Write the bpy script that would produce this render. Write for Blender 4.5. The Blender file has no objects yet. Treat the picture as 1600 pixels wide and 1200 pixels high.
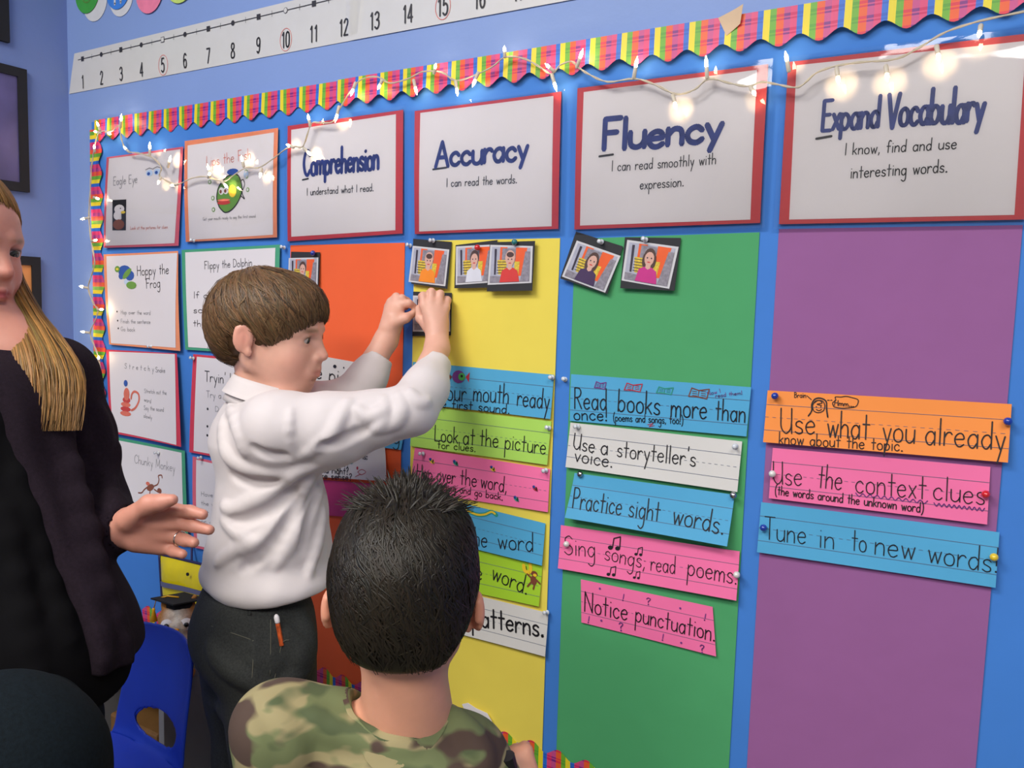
import bpy, math, random
import numpy as np
from mathutils import Vector, Matrix
random.seed(7); np.random.seed(7)
C = bpy.context.scene.collection
PI = math.pi

# ------------------------------------------------------------------ camera, world, lights, exposure
F_PX = 1268.3; YAW = .54933; PITCH = -.092923; ROLL = .029868
CAM = np.array([0., -1.245, 1.15])
_r = np.array([math.cos(YAW), math.sin(YAW), 0.])
CF = np.array([-math.sin(YAW)*math.cos(PITCH), math.cos(YAW)*math.cos(PITCH), math.sin(PITCH)])
_u = np.cross(_r, CF)
CR = math.cos(ROLL)*_r + math.sin(ROLL)*_u
CU = -math.sin(ROLL)*_r + math.cos(ROLL)*_u
cd = bpy.data.cameras.new('camera'); cam = bpy.data.objects.new('camera', cd); C.objects.link(cam)
cd.sensor_width = 36; cd.lens = F_PX/1600*36; cd.clip_start = .02
cam.matrix_world = Matrix(((CR[0], CU[0], -CF[0], CAM[0]), (CR[1], CU[1], -CF[1], CAM[1]), (CR[2], CU[2], -CF[2], CAM[2]), (0, 0, 0, 1)))
bpy.context.scene.camera = cam
vs = bpy.context.scene.view_settings
bpy.context.scene.display_settings.display_device = 'sRGB'
vs.view_transform = 'Standard'; vs.look = 'None'; vs.exposure = 0.72; vs.gamma = 1; vs.use_curve_mapping = False
wd = bpy.data.worlds.new('world'); bpy.context.scene.world = wd; wd.use_nodes = True
wd.node_tree.nodes['Background'].inputs[0].default_value = (.80, .84, .92, 1)
wd.node_tree.nodes['Background'].inputs[1].default_value = .40

def area(name, loc, size, power, col=(1, .97, .92), target=None):
    l = bpy.data.lights.new(name, 'AREA'); l.shape = 'RECTANGLE'; l.size = size[0]; l.size_y = size[1]; l.energy = power; l.color = col
    o = bpy.data.objects.new(name, l); C.objects.link(o); o.location = loc
    if target is not None:
        o.rotation_euler = (Vector(target)-Vector(loc)).to_track_quat('-Z', 'Y').to_euler()
    return o
area('ceiling_panel_light', (-1.3, -1.7, 2.62), (1.2, .6), 27)
area('ceiling_panel_light', (.9, -1.9, 2.62), (1.2, .6), 24)
area('ceiling_panel_light', (-.5, -2.95, 2.62), (1.8, .7), 42)

# ------------------------------------------------------------------ pixel -> world
def ray(px, py):
    return CF + (px-800)/F_PX*CR + (600-py)/F_PX*CU
def P(px, py, y=0.):                       # point on the plane y = const (the board wall is y = 0)
    v = ray(px, py); return CAM + v*((y-CAM[1])/v[1])
def D(px, py, d):                          # point at camera depth d
    return CAM + ray(px, py)*d
XC = -2.150                                # room corner
def LW(px, py):                            # point on the left wall x = XC
    v = ray(px, py); return CAM + v*((XC-CAM[0])/v[0])
def W(px, py):
    p = P(px, py); return np.array([p[0], p[2]])

# ------------------------------------------------------------------ object helpers
WL = {}
def tag(o, label=None, cat=None, group=None, kind=None):
    if label: o['label'] = label
    if cat: o['category'] = cat
    if group: o['group'] = group
    if kind: o['kind'] = kind
    return o
def link(name, data, center, parent=None):
    o = bpy.data.objects.new(name, data); C.objects.link(o)
    c = np.array(center, float)
    if parent is not None:
        o.parent = parent; o.location = c - WL[parent.name]
    else:
        o.location = c
    WL[o.name] = c
    return o
def thing(name, loc, label, cat, group=None):
    return tag(link(name, None, loc), label, cat, group)
class MB:
    def __init__(s): s.v = []; s.f = []; s.m = []; s.uv = {}; s.smooth = False
    def add(s, vs_, fs, mi=0, uvs=None):
        b = len(s.v); s.v += [tuple(map(float, p)) for p in vs_]
        for i, f in enumerate(fs):
            if uvs: s.uv[len(s.f)] = [uvs[k] for k in f]
            s.f.append(tuple(b+k for k in f)); s.m.append(mi)
        return s
    def box(s, lo, hi, mi=0):
        x0, y0, z0 = lo; x1, y1, z1 = hi
        return s.add([(x0,y0,z0),(x1,y0,z0),(x1,y1,z0),(x0,y1,z0),(x0,y0,z1),(x1,y0,z1),(x1,y1,z1),(x0,y1,z1)],
                     [(0,3,2,1),(4,5,6,7),(0,1,5,4),(1,2,6,5),(2,3,7,6),(3,0,4,7)], mi)
    def obox(s, c, ax, ay, az, mi=0):      # oriented box, half axes
        c, ax, ay, az = [np.array(t, float) for t in (c, ax, ay, az)]
        vs_ = [c+i*ax+j*ay+k*az for k in (-1, 1) for j in (-1, 1) for i in (-1, 1)]
        return s.add(vs_, [(0,2,3,1),(4,5,7,6),(0,1,5,4),(1,3,7,5),(3,2,6,7),(2,0,4,6)], mi)
    def tube(s, pts, r, n=6, mi=0, caps=True, r2=None):
        pts = [np.array(p, float) for p in pts]; m = len(pts); vs_ = []; fs = []
        up = np.array([.3, .2, 1.])
        for i, p in enumerate(pts):
            t = pts[min(i+1, m-1)]-pts[max(i-1, 0)]; t = t/(np.linalg.norm(t)+1e-9)
            a = np.cross(t, up); a /= np.linalg.norm(a)+1e-9; b = np.cross(t, a)
            rr = r if not hasattr(r, '__len__') else r[i]
            for k in range(n):
                an = 2*PI*k/n; vs_.append(p+rr*(math.cos(an)*a+math.sin(an)*b))
        for i in range(m-1):
            for k in range(n):
                fs.append((i*n+k, i*n+(k+1) % n, (i+1)*n+(k+1) % n, (i+1)*n+k))
        if caps: fs.append(tuple(range(n))[::-1]); fs.append(tuple((m-1)*n+k for k in range(n)))
        return s.add(vs_, fs, mi)
    def lathe(s, c, axis, prof, n=12, mi=0):   # prof: (radius, along axis)
        c = np.array(c, float); t = np.array(axis, float); t /= np.linalg.norm(t)
        a = np.cross(t, (.31, .2, .9)); a /= np.linalg.norm(a); b = np.cross(t, a); vs_ = []; fs = []
        for (r, h) in prof:
            for k in range(n):
                an = 2*PI*k/n; vs_.append(c+t*h+r*(math.cos(an)*a+math.sin(an)*b))
        for i in range(len(prof)-1):
            for k in range(n): fs.append((i*n+k, i*n+(k+1) % n, (i+1)*n+(k+1) % n, (i+1)*n+k))
        fs.append(tuple(range(n))[::-1]); fs.append(tuple((len(prof)-1)*n+k for k in range(n)))
        return s.add(vs_, fs, mi)
    def build(s, name, mats, parent=None, smooth=False, center=None, bevel=0):
        if not isinstance(mats, (list, tuple)): mats = [mats]
        v = np.array(s.v); c = (v.min(0)+v.max(0))/2 if center is None else np.array(center, float)
        me = bpy.data.meshes.new(name); me.from_pydata((v-c).tolist(), [], s.f)
        for m in mats: me.materials.append(m)
        me.polygons.foreach_set('material_index', s.m)
        if smooth or s.smooth: me.polygons.foreach_set('use_smooth', [True]*len(s.f))
        if s.uv:
            L = me.uv_layers.new(name='UVMap')
            for fi, uvs in s.uv.items():
                for li, uvv in zip(me.polygons[fi].loop_indices, uvs): L.data[li].uv = uvv
        me.update()
        o = link(name, me, c, parent)
        if bevel:
            b = o.modifiers.new('bevel', 'BEVEL'); b.width = bevel; b.segments = 2
        return o

def clusters(mb, g, name, mats, parent):
    """splits the drawn faces into pieces lying further apart than g and builds each as its own part"""
    cells = {}; fc = []
    for f in mb.f:
        cs = {(int(math.floor(mb.v[k][0]/g)), int(math.floor(mb.v[k][2]/g))) for k in f}; fc.append(cs)
    par = {}
    def find(a):
        while par[a] != a: par[a] = par[par[a]]; a = par[a]
        return a
    for cs in fc:
        for c in cs: par.setdefault(c, c)
        cs = list(cs)
        for c in cs[1:]: par[find(c)] = find(cs[0])
    for c in list(par):
        for d in ((1, 0), (0, 1), (1, 1), (1, -1)):
            e = (c[0]+d[0], c[1]+d[1])
            if e in par: par[find(e)] = find(c)
    grp = {}
    for i, cs in enumerate(fc): grp.setdefault(find(next(iter(cs))), []).append(i)
    for ids in grp.values():
        m = MB()
        for i in ids:
            f = mb.f[i]; m.add([mb.v[k] for k in f], [tuple(range(len(f)))], mb.m[i])
        m.build(name, mats, parent)

# ------------------------------------------------------------------ materials
def srgb(r, g, b):
    f = lambda c: ((c/255)/12.92 if c/255 <= .04045 else ((c/255+.055)/1.055)**2.4)
    return (f(r), f(g), f(b))
MATS = {}
def mat(name, col, rough=.6, var=.06, scale=30, bump=0., bscale=60, coat=0., metal=0., emit=0., spec=.5, sheen=0., coords='Object', attr=False, sub=0., alpha=None):
    if name in MATS: return MATS[name]
    m = bpy.data.materials.new(name); m.use_nodes = True; nt = m.node_tree; N = nt.nodes; b = N['Principled BSDF']
    tc = N.new('ShaderNodeTexCoord'); nz = N.new('ShaderNodeTexNoise'); nz.inputs['Scale'].default_value = scale; nz.inputs['Detail'].default_value = 3
    nt.links.new(tc.outputs[coords], nz.inputs['Vector'])
    mr = N.new('ShaderNodeMapRange'); mr.inputs['To Min'].default_value = 1-var; mr.inputs['To Max'].default_value = 1+var
    mr.inputs['From Min'].default_value = .25; mr.inputs['From Max'].default_value = .75
    nt.links.new(nz.outputs['Fac'], mr.inputs['Value'])
    mx = N.new('ShaderNodeVectorMath'); mx.operation = 'SCALE'
    if attr:
        at = N.new('ShaderNodeAttribute'); at.attribute_name = 'Col'; nt.links.new(at.outputs['Color'], mx.inputs[0])
    else: mx.inputs[0].default_value = col
    nt.links.new(mr.outputs[0], mx.inputs['Scale']); nt.links.new(mx.outputs[0], b.inputs['Base Color'])
    b.inputs['Roughness'].default_value = rough; b.inputs['Metallic'].default_value = metal
    b.inputs['Specular IOR Level'].default_value = spec
    if coat: b.inputs['Coat Weight'].default_value = coat; b.inputs['Coat Roughness'].default_value = .08
    if sheen: b.inputs['Sheen Weight'].default_value = sheen
    if sub: b.inputs['Subsurface Weight'].default_value = sub; b.inputs['Subsurface Radius'].default_value = (.012, .004, .002); b.inputs['Subsurface Scale'].default_value = 1.
    if emit: b.inputs['Emission Color'].default_value = (*col, 1); b.inputs['Emission Strength'].default_value = emit
    if bump:
        n2 = N.new('ShaderNodeTexNoise'); n2.inputs['Scale'].default_value = bscale; n2.inputs['Detail'].default_value = 2
        nt.links.new(tc.outputs[coords], n2.inputs['Vector'])
        bp = N.new('ShaderNodeBump'); bp.inputs['Strength'].default_value = bump; bp.inputs['Distance'].default_value = .01
        nt.links.new(n2.outputs['Fac'], bp.inputs['Height']); nt.links.new(bp.outputs[0], b.inputs['Normal'])
    MATS[name] = m; return m
def cm(name, r, g, b, **k): return mat(name, srgb(r, g, b), **k)

def film_mat():
    m = bpy.data.materials.new('clear_laminate'); m.use_nodes = True; nt = m.node_tree; N = nt.nodes
    for n in list(N):
        if n.type == 'BSDF_PRINCIPLED': N.remove(n)
    out = [n for n in N if n.type == 'OUTPUT_MATERIAL'][0]
    tr = N.new('ShaderNodeBsdfTransparent'); gl = N.new('ShaderNodeBsdfGlossy'); gl.inputs['Roughness'].default_value = .03
    fr = N.new('ShaderNodeFresnel'); fr.inputs['IOR'].default_value = 1.5
    tc = N.new('ShaderNodeTexCoord'); nz = N.new('ShaderNodeTexNoise'); nz.inputs['Scale'].default_value = 11; nz.inputs['Detail'].default_value = 2; nz.inputs['Roughness'].default_value = .5
    nt.links.new(tc.outputs['Object'], nz.inputs['Vector'])
    bp = N.new('ShaderNodeBump'); bp.inputs['Strength'].default_value = .12; bp.inputs['Distance'].default_value = .012
    nt.links.new(nz.outputs['Fac'], bp.inputs['Height']); nt.links.new(bp.outputs[0], gl.inputs['Normal'])
    mx = N.new('ShaderNodeMixShader'); nt.links.new(fr.outputs[0], mx.inputs[0]); nt.links.new(tr.outputs[0], mx.inputs[1]); nt.links.new(gl.outputs[0], mx.inputs[2])
    nt.links.new(mx.outputs[0], out.inputs[0]); return m
FILM = film_mat()

def plaid_mat():
    m = bpy.data.materials.new('plaid_print'); m.use_nodes = True; nt = m.node_tree; N = nt.nodes; b = N['Principled BSDF']
    uv = N.new('ShaderNodeUVMap'); sp = N.new('ShaderNodeSeparateXYZ'); nt.links.new(uv.outputs[0], sp.inputs[0])
    fu = N.new('ShaderNodeMath'); fu.operation = 'FRACT'; nt.links.new(sp.outputs[0], fu.inputs[0])
    mv = N.new('ShaderNodeMath'); mv.operation = 'MULTIPLY'; mv.inputs[1].default_value = 2.6; nt.links.new(sp.outputs[1], mv.inputs[0])
    fv = N.new('ShaderNodeMath'); fv.operation = 'FRACT'; nt.links.new(mv.outputs[0], fv.inputs[0])
    def ramp(stops, src):
        r = N.new('ShaderNodeValToRGB'); r.color_ramp.interpolation = 'CONSTANT'; e = r.color_ramp.elements
        e[0].position = 0; e[0].color = (*srgb(*stops[0][1]), 1); e[1].position = stops[1][0]; e[1].color = (*srgb(*stops[1][1]), 1)
        for p, c in stops[2:]:
            x = e.new(p); x.color = (*srgb(*c), 1)
        nt.links.new(src, r.inputs[0]); return r
    A = [(0, (236, 214, 40)), (.17, (110, 175, 50)), (.33, (235, 95, 45)), (.52, (200, 75, 135)), (.68, (222, 70, 120)), (.85, (45, 110, 205))]
    B = [(0, (236, 214, 40)), (.17, (90, 160, 50)), (.33, (220, 50, 70)), (.52, (125, 40, 125)), (.68, (205, 30, 95)), (.85, (40, 95, 190))]
    a = ramp(A, fu.outputs[0]); c = ramp(B, fu.outputs[0])
    s = ramp([(0, (0, 0, 0)), (.42, (255, 255, 255)), (.62, (40, 40, 40)), (.72, (255, 255, 255)), (.84, (0, 0, 0))], fv.outputs[0])
    mx = N.new('ShaderNodeMix'); mx.data_type = 'RGBA'
    nt.links.new(s.outputs[0], mx.inputs[0]); nt.links.new(a.outputs[0], mx.inputs[6]); nt.links.new(c.outputs[0], mx.inputs[7])
    nt.links.new(mx.outputs[2], b.inputs['Base Color']); b.inputs['Roughness'].default_value = .45
    return m
PLAID = plaid_mat()

INK = cm('marker_ink', 22, 20, 26, rough=.5, var=0)
PRINT = cm('printed_black', 50, 48, 52, rough=.5, var=0)
NAVY = cm('title_ink', 42, 58, 128, rough=.45, var=.25, scale=60)
RULE = cm('ruled_line', 92, 104, 128, rough=.6, var=0)
WHITE = cm('white_paper', 230, 224, 225, rough=.55, var=.02, scale=8)
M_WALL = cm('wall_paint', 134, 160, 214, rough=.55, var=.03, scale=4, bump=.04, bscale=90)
M_BLUE = cm('blue_backing_paper', 62, 127, 210, rough=.75, var=.035, scale=6, bump=.05, bscale=20)

# ------------------------------------------------------------------ setting
FH = 2.70
def struct(name, mb, m): return tag(mb.build(name, m), kind='structure')
struct('floor', MB().box((XC-.1, -5.2, -.1), (3.2, .1, 0)), cm('carpet', 108, 104, 98, rough=.95, var=.12, scale=120, bump=.3, bscale=300))
struct('ceiling', MB().box((XC-.1, -5.2, FH), (3.2, .1, FH+.1)), cm('ceiling_tile', 225, 222, 214, rough=.9, bump=.1, bscale=200))
zb = .315                                   # bottom of the board, navy rail below it
struct('wall_back', MB().box((XC-.1, 0, zb-.06), (3.2, .1, FH)), M_WALL)
struct('wall_back_lower', MB().box((XC-.1, 0, 0), (3.2, .1, zb-.06)), cm('lower_wall_paint', 170, 160, 142, rough=.6, var=.03, scale=5))
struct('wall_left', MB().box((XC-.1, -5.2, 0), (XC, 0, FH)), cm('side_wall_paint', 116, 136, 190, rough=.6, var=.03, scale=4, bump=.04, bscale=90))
struct('wall_right', MB().box((3.2, -5.2, 0), (3.3, .1, FH)), M_WALL)
struct('wall_front', MB().box((XC-.1, -5.3, 0), (3.3, -5.2, FH)), cm('front_wall_paint', 205, 203, 196, rough=.7))
struct('trim_1', MB().box((XC+.02, -.022, zb-.055), (3.0, 0, zb-.008)), cm('navy_rail', 34, 48, 74, rough=.5))
struct('baseboard_back', MB().box((XC, -.012, 0), (3.2, 0, .09)), cm('baseboard_vinyl', 52, 50, 54, rough=.5))

# ------------------------------------------------------------------ stroke font (x-height 4, ascender 8, descender -4)
G = {
'a': (3.9, '~3.2,3 2.2,4 .8,3.6 0,2 .7,.3 2,0 3.1,1.4|3.3,4 3.3,0'),
'b': (3.9, '0,8 0,0|~0,2.6 1.3,4 2.9,3.4 3.4,2 2.7,.4 1.2,0 0,1.2'),
'c': (3.6, '~3.1,3.1 2,4 .6,3.4 0,2 .6,.5 2,0 3.2,.8'),
'd': (3.9, '~3.2,3 2.2,4 .8,3.6 0,2 .7,.3 2,0 3.1,1.4|3.3,8 3.3,0'),
'e': (3.8, '~0,2.1 1.6,2.2 3.2,2.4 2.8,3.6 1.7,4 .4,3.2 0,1.8 .8,.3 2,0 3.2,.7'),
'f': (3.0, '~3,7.4 2.1,8 1.2,7 1.1,5 1.1,2 1.1,0|0,4.2 2.6,4.2'),
'g': (3.9, '~3.2,3 2.2,4 .8,3.6 0,2 .7,.3 2,0 3.1,1.4|~3.3,4 3.3,2 3.3,-1 3,-3 1.7,-3.9 .2,-3'),
'h': (3.7, '0,8 0,0|~0,2.4 1.3,3.9 2.7,3.6 3.1,2.2 3.1,1 3.1,0'),
'i': (1.1, '.4,4 .4,0|.4,5.9 .4,5.95'),
'j': (2.0, '~1.2,4 1.2,1 1.2,-2 .6,-3.6 -.4,-3.4|1.2,5.9 1.2,5.95'),
'k': (3.4, '0,8 0,0|2.8,4 0,1.6|.9,2.3 3,0'),
'l': (1.1, '.4,8 .4,0'),
'm': (5.6, '0,4 0,0|~0,2.4 1,3.9 2.1,3.6 2.5,2.4 2.5,1 2.5,0|~2.5,2.4 3.5,3.9 4.6,3.6 5,2.4 5,1 5,0'),
'n': (3.7, '0,4 0,0|~0,2.4 1.3,3.9 2.7,3.6 3.1,2.2 3.1,1 3.1,0'),
'o': (3.9, '~1.8,4 .5,3.4 0,2 .5,.5 1.8,0 3.1,.5 3.5,2 3,3.4 1.8,4'),
'p': (3.9, '0,4 0,-4|~0,2.6 1.3,4 2.9,3.4 3.4,2 2.7,.4 1.2,0 0,1.2'),
'q': (3.9, '~3.2,3 2.2,4 .8,3.6 0,2 .7,.3 2,0 3.1,1.4|3.3,4 3.3,-4 4,-3.4'),
'r': (2.9, '0,4 0,0|~0,2.2 .9,3.7 2,4 2.7,3.4'),
's': (3.2, '~2.7,3.4 1.6,4 .4,3.5 .4,2.5 1.5,2 2.6,1.4 2.6,.4 1.3,0 0,.6'),
't': (3.0, '1.3,7.2 1.3,0|0,4.4 2.8,4.4'),
'u': (3.7, '~0,4 0,2 .3,.6 1.5,0 2.7,.6 3.2,1.6|3.3,4 3.3,0'),
'v': (3.3, '0,4 1.5,0 3,4'),
'w': (4.8, '0,4 1.2,0 2.3,3.6 3.4,0 4.5,4'),
'x': (3.2, '0,4 2.8,0|2.8,4 0,0'),
'y': (3.4, '0,4 1.6,.2|3.1,4 .8,-4'),
'z': (3.2, '0,4 2.8,4 0,0 2.8,0'),
'A': (5.2, '0,0 2.4,8 4.8,0|.9,3 3.9,3'),
'B': (4.4, '0,8 0,0|~0,8 2.4,7.8 3.2,6.2 2.2,4.6 0,4.3|~0,4.3 2.8,4 3.8,2.2 2.6,.3 0,0'),
'C': (5.2, '~4.6,6.4 3,8 1,7 0,4 1,1 3,0 4.7,1.5'),
'D': (4.9, '0,8 0,0|~0,8 2.5,7.6 4.2,5.6 4.3,3 2.8,.6 0,0'),
'E': (4.2, '3.7,8 0,8 0,0 3.7,0|0,4.2 3,4.2'),
'F': (3.9, '3.7,8 0,8 0,0|0,4.3 2.9,4.3'),
'G': (5.2, '~4.6,6.6 3,8 1,7 0,4 1,1 3,0 4.4,1.2 4.6,3.4|2.8,3.6 4.8,3.6'),
'H': (4.8, '0,8 0,0|4.2,8 4.2,0|0,4.2 4.2,4.2'),
'I': (1.3, '.5,8 .5,0'),
'K': (4.6, '0,8 0,0|4,8 0,3.4|1.2,4.6 4.2,0'),
'L': (4.0, '0,8 0,0 3.6,0'),
'M': (6.2, '0,0 .3,8 2.8,1.4 5.3,8 5.6,0'),
'N': (5.2, '0,0 0,8 4.5,0 4.5,8'),
'P': (4.3, '0,8 0,0|~0,8 2.6,7.8 3.7,6 2.6,4.2 0,3.8'),
'R': (4.5, '0,8 0,0|~0,8 2.6,7.8 3.6,6.2 2.6,4.6 0,4.2|1.4,4.2 4,0'),
'S': (4.6, '~4,6.8 2.4,8 .5,7 .6,5.2 2.2,4.2 3.9,3.1 3.9,1 2,0 0,1.2'),
'T': (4.8, '0,8 4.6,8|2.3,8 2.3,0'),
'U': (4.8, '~0,8 0,5 .2,1.8 2,0 3.8,1.4 4.2,4 4.2,6 4.2,8|4.2,3 4.3,0'),
'V': (4.9, '0,8 2.3,0 4.6,8'),
'.': (1.4, '*.5,.2 .5,.25'), ',': (1.3, '.6,.4 .2,-1.2'), ';': (1.5, '.6,.4 .1,-1.4|.6,3.2 .6,3.25'),
'!': (1.7, '.6,8 .5,2.2|*.45,.2 .45,.25'), '?': (3.2, '~0,6.6 1,8 2.6,7.2 2.2,5.4 1.2,4 1.2,2.4|*1.2,.2 1.2,.25'),
"'": (1.1, '.6,8.4 .4,6.6'), '(': (2.0, '~1.6,9 .4,6.5 0,3.5 .5,0 1.6,-2'), ')': (2.0, '~0,9 1.2,6.5 1.6,3.5 1.1,0 0,-2'),
':': (1.3, '*.5,.3 .5,.35|*.5,3.4 .5,3.45'), '-': (2.4, '0,2.6 2,2.6'), '*': (2.2, '*.7,2 .7,2.05'), ' ': (2.9, ''),
}
def smooth_line(p, n=4):
    p = [np.array(q, float) for q in p]; out = []
    for i in range(len(p)-1):
        a, b, c, d = p[max(i-1, 0)], p[i], p[i+1], p[min(i+2, len(p)-1)]
        for k in range(n):
            t = k/n
            out.append(.5*((2*b)+(-a+c)*t+(2*a-5*b+4*c-d)*t*t+(-a+3*b-3*c+d)*t**3))
    out.append(p[-1]); return out
def glyph(ch):
    w, s = G.get(ch, G[' ']); o = []
    for st in s.split('|'):
        if not st: continue
        sm = st[0] == '~'; dot = st[0] == '*'; st = st.lstrip('~*')
        pts = [tuple(float(c) for c in q.split(',')) for q in st.split()]
        o.append((smooth_line(pts) if sm else [np.array(q) for q in pts], 1.7 if dot else 1.))
    return w, o
class Surf:                                 # paper surface: y as a function of wall x,z
    def __init__(s, fn): s.fn = fn
def ribbon(mb, pts, w, yf, mi=0, round_=True):
    """flat ink line of width w along pts (x,z) lying on the paper surface yf(x,z)"""
    pts = [np.array(p, float) for p in pts]; h = w/2
    for i in range(len(pts)-1):
        a, b = pts[i], pts[i+1]; t = b-a; L = np.linalg.norm(t)
        if L < 1e-9: continue
        t = t/L; n = np.array([-t[1], t[0]])*h
        q = [a+n, a-n, b-n, b+n]
        mb.add([(p[0], yf(p[0], p[1]), p[1]) for p in q], [(0, 1, 2, 3)], mi)
    if round_:
        k = 6
        for p in pts:
            q = [p+h*np.array([math.cos(2*PI*j/k), math.sin(2*PI*j/k)]) for j in range(k)]
            mb.add([(c[0], yf(c[0], c[1]), c[1]) for c in q], [tuple(range(k))], mi)
def blob(mb, c, rx, rz, yf, mi=0, n=12, rot=0, lift=0):
    q = []
    for j in range(n):
        a = 2*PI*j/n; x, z = rx*math.cos(a), rz*math.sin(a)
        q.append((c[0]+x*math.cos(rot)-z*math.sin(rot), c[1]+x*math.sin(rot)+z*math.cos(rot)))
    mb.add([(p[0], yf(p[0], p[1])-lift, p[1]) for p in q], [tuple(range(n))], mi)
def write(mb, s, p0, p1, hp, wt, yf, mi=0, xh=4., jit=.12, gap=.9, desc=1.):
    """writes s along the baseline pixel p0 -> p1; hp = pixel height of a lower-case x at p0; wt = line width / x-height"""
    A, B = W(*p0), W(*p1); tdir = B-A; L = np.linalg.norm(tdir); tdir /= L; up = np.array([-tdir[1], tdir[0]])
    H = np.linalg.norm(W(p0[0], p0[1]-hp)-A); sy = H/xh
    adv = sum(glyph(c)[0]+gap for c in s)-gap; sx = L/adv; x = 0
    for c in s:
        w, st = glyph(c); jy = random.uniform(-jit, jit)
        for pts, k in st:
            q = [A+tdir*(x+p[0])*sx+up*((p[1] if p[1] > 0 else p[1]*desc)+jy)*sy for p in pts]
            ribbon(mb, q, H*wt*k, yf, mi, round_=True)
        x += w+gap
def pxline(mb, pts, w, yf, mi=0, sm=False):
    q = [W(*p) for p in pts]
    if sm: q = smooth_line(q)
    ribbon(mb, q, w, yf, mi)

# ------------------------------------------------------------------ sheets of paper on the wall
def quad_uv(c4, u, v):                      # c4 = TL,TR,BR,BL in wall coords; v from the top
    return (1-v)*((1-u)*c4[0]+u*c4[1])+v*((1-u)*c4[3]+u*c4[2])
def sheet(name, px4, off, m, parent=None, lift=0., side=0., wave=0., nu=8, nv=6, th=.0005, inset=0., ph=0., lin=0., label=None, cat=None, group=None):
    """px4 corner pixels TL,TR,BR,BL; off = distance off the wall; lift = how far the bottom stands out; side = right edge curl"""
    c4 = [p if isinstance(p, np.ndarray) else W(*p) for p in px4]
    if inset:
        cc = sum(c4)/4; c4 = [c+np.sign(cc-c)*inset for c in c4]
    T0, T1, B0, B1 = c4[0], c4[1], c4[3], c4[2]
    def yf0(x, z):
        u = (x-T0[0])/(T1[0]-T0[0]); zt = T0[1]+(T1[1]-T0[1])*u; zb_ = B0[1]+(B1[1]-B0[1])*u
        v = min(max((zt-z)/(zt-zb_), 0), 1); u = min(max(u, 0), 1)
        return -(off+lin*v+lift*v**1.5+side*u**3*.7+side*(1-u)**3*.4*v+wave*(math.sin(ph+u*5.3)*.5+.5)*math.sin(v*PI))
    mb = MB()
    vs_ = []; 
    for b, dy in ((0, 0), (1, th)):
        for j in range(nv+1):
            for i in range(nu+1):
                q = quad_uv(c4, i/nu, j/nv); vs_.append((q[0], yf0(q[0], q[1])+dy, q[1]))
    n = (nu+1)*(nv+1); fs = []
    for j in range(nv):
        for i in range(nu):
            a = j*(nu+1)+i; fs.append((a, a+nu+1, a+nu+2, a+1)); fs.append((n+a, n+a+1, n+a+nu+2, n+a+nu+1))
    edge = [i for i in range(nu+1)]+[j*(nu+1)+nu for j in range(1, nv+1)]+[nv*(nu+1)+i for i in range(nu-1, -1, -1)]+[j*(nu+1) for j in range(nv-1, 0, -1)]
    for a, b in zip(edge, edge[1:]+edge[:1]): fs.append((a, b, n+b, n+a))
    mb.add(vs_, fs)
    o = mb.build(name, m, parent)
    if label: tag(o, label, cat, group)
    return o, (lambda x, z, e=.0004: yf0(x, z)-e), c4

G.update({
'1': (1.9, '1.2,8 1.2,0|1.2,8 .2,6.6'), '2': (3.1, '~.2,6.4 1.2,8 2.6,7.6 2.9,6 1.6,3 .1,.1|.1,.1 3,.1'),
'3': (3.1, '~.2,7 1.4,8 2.8,7.2 2.6,5 1.3,4.3|~1.3,4.3 2.8,3.8 3,1.6 1.6,0 .1,1'), '4': (3.2, '2.3,0 2.3,8 0,2.2 3.1,2.2'),
'5': (3.1, '2.8,8 .6,8 .4,4.6|~.4,4.6 1.6,5.2 2.9,4 2.8,1.2 1.4,0 .1,1'),
'6': (3.1, '~2.7,7 1.6,8 .4,6.4 .1,3 .8,.3 2.2,.1 2.9,1.8 2.6,4 1.4,4.6 .2,3.2'), '7': (3.1, '0,8 3,8 1,0'),
'8': (3.1, '~1.5,4.4 .3,5.6 .5,7.6 1.5,8 2.5,7.6 2.7,5.6 1.5,4.4 .1,2.8 .2,.6 1.5,0 2.8,.6 2.9,2.8 1.5,4.4'),
'9': (3.1, '~2.8,5 1.6,3.6 .3,4.6 .2,7 1.4,8 2.6,7.4 2.9,5 2.4,1.4 1.3,0 .3,.8'),
'0': (3.1, '~1.5,8 .4,7 .1,4 .4,1 1.5,0 2.6,1 2.9,4 2.6,7 1.5,8')})
def patch(mb, px4, yf, e=.0004, mi=0, nu=8, nv=6):
    c4 = [W(*p) if not isinstance(p, np.ndarray) else p for p in px4]; vs_ = []; fs = []
    for j in range(nv+1):
        for i in range(nu+1):
            q = quad_uv(c4, i/nu, j/nv); vs_.append((q[0], yf(q[0], q[1], e), q[1]))
    for j in range(nv):
        for i in range(nu):
            a = j*(nu+1)+i; fs.append((a, a+nu+1, a+nu+2, a+1))
    mb.add(vs_, fs, mi); return c4

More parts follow.
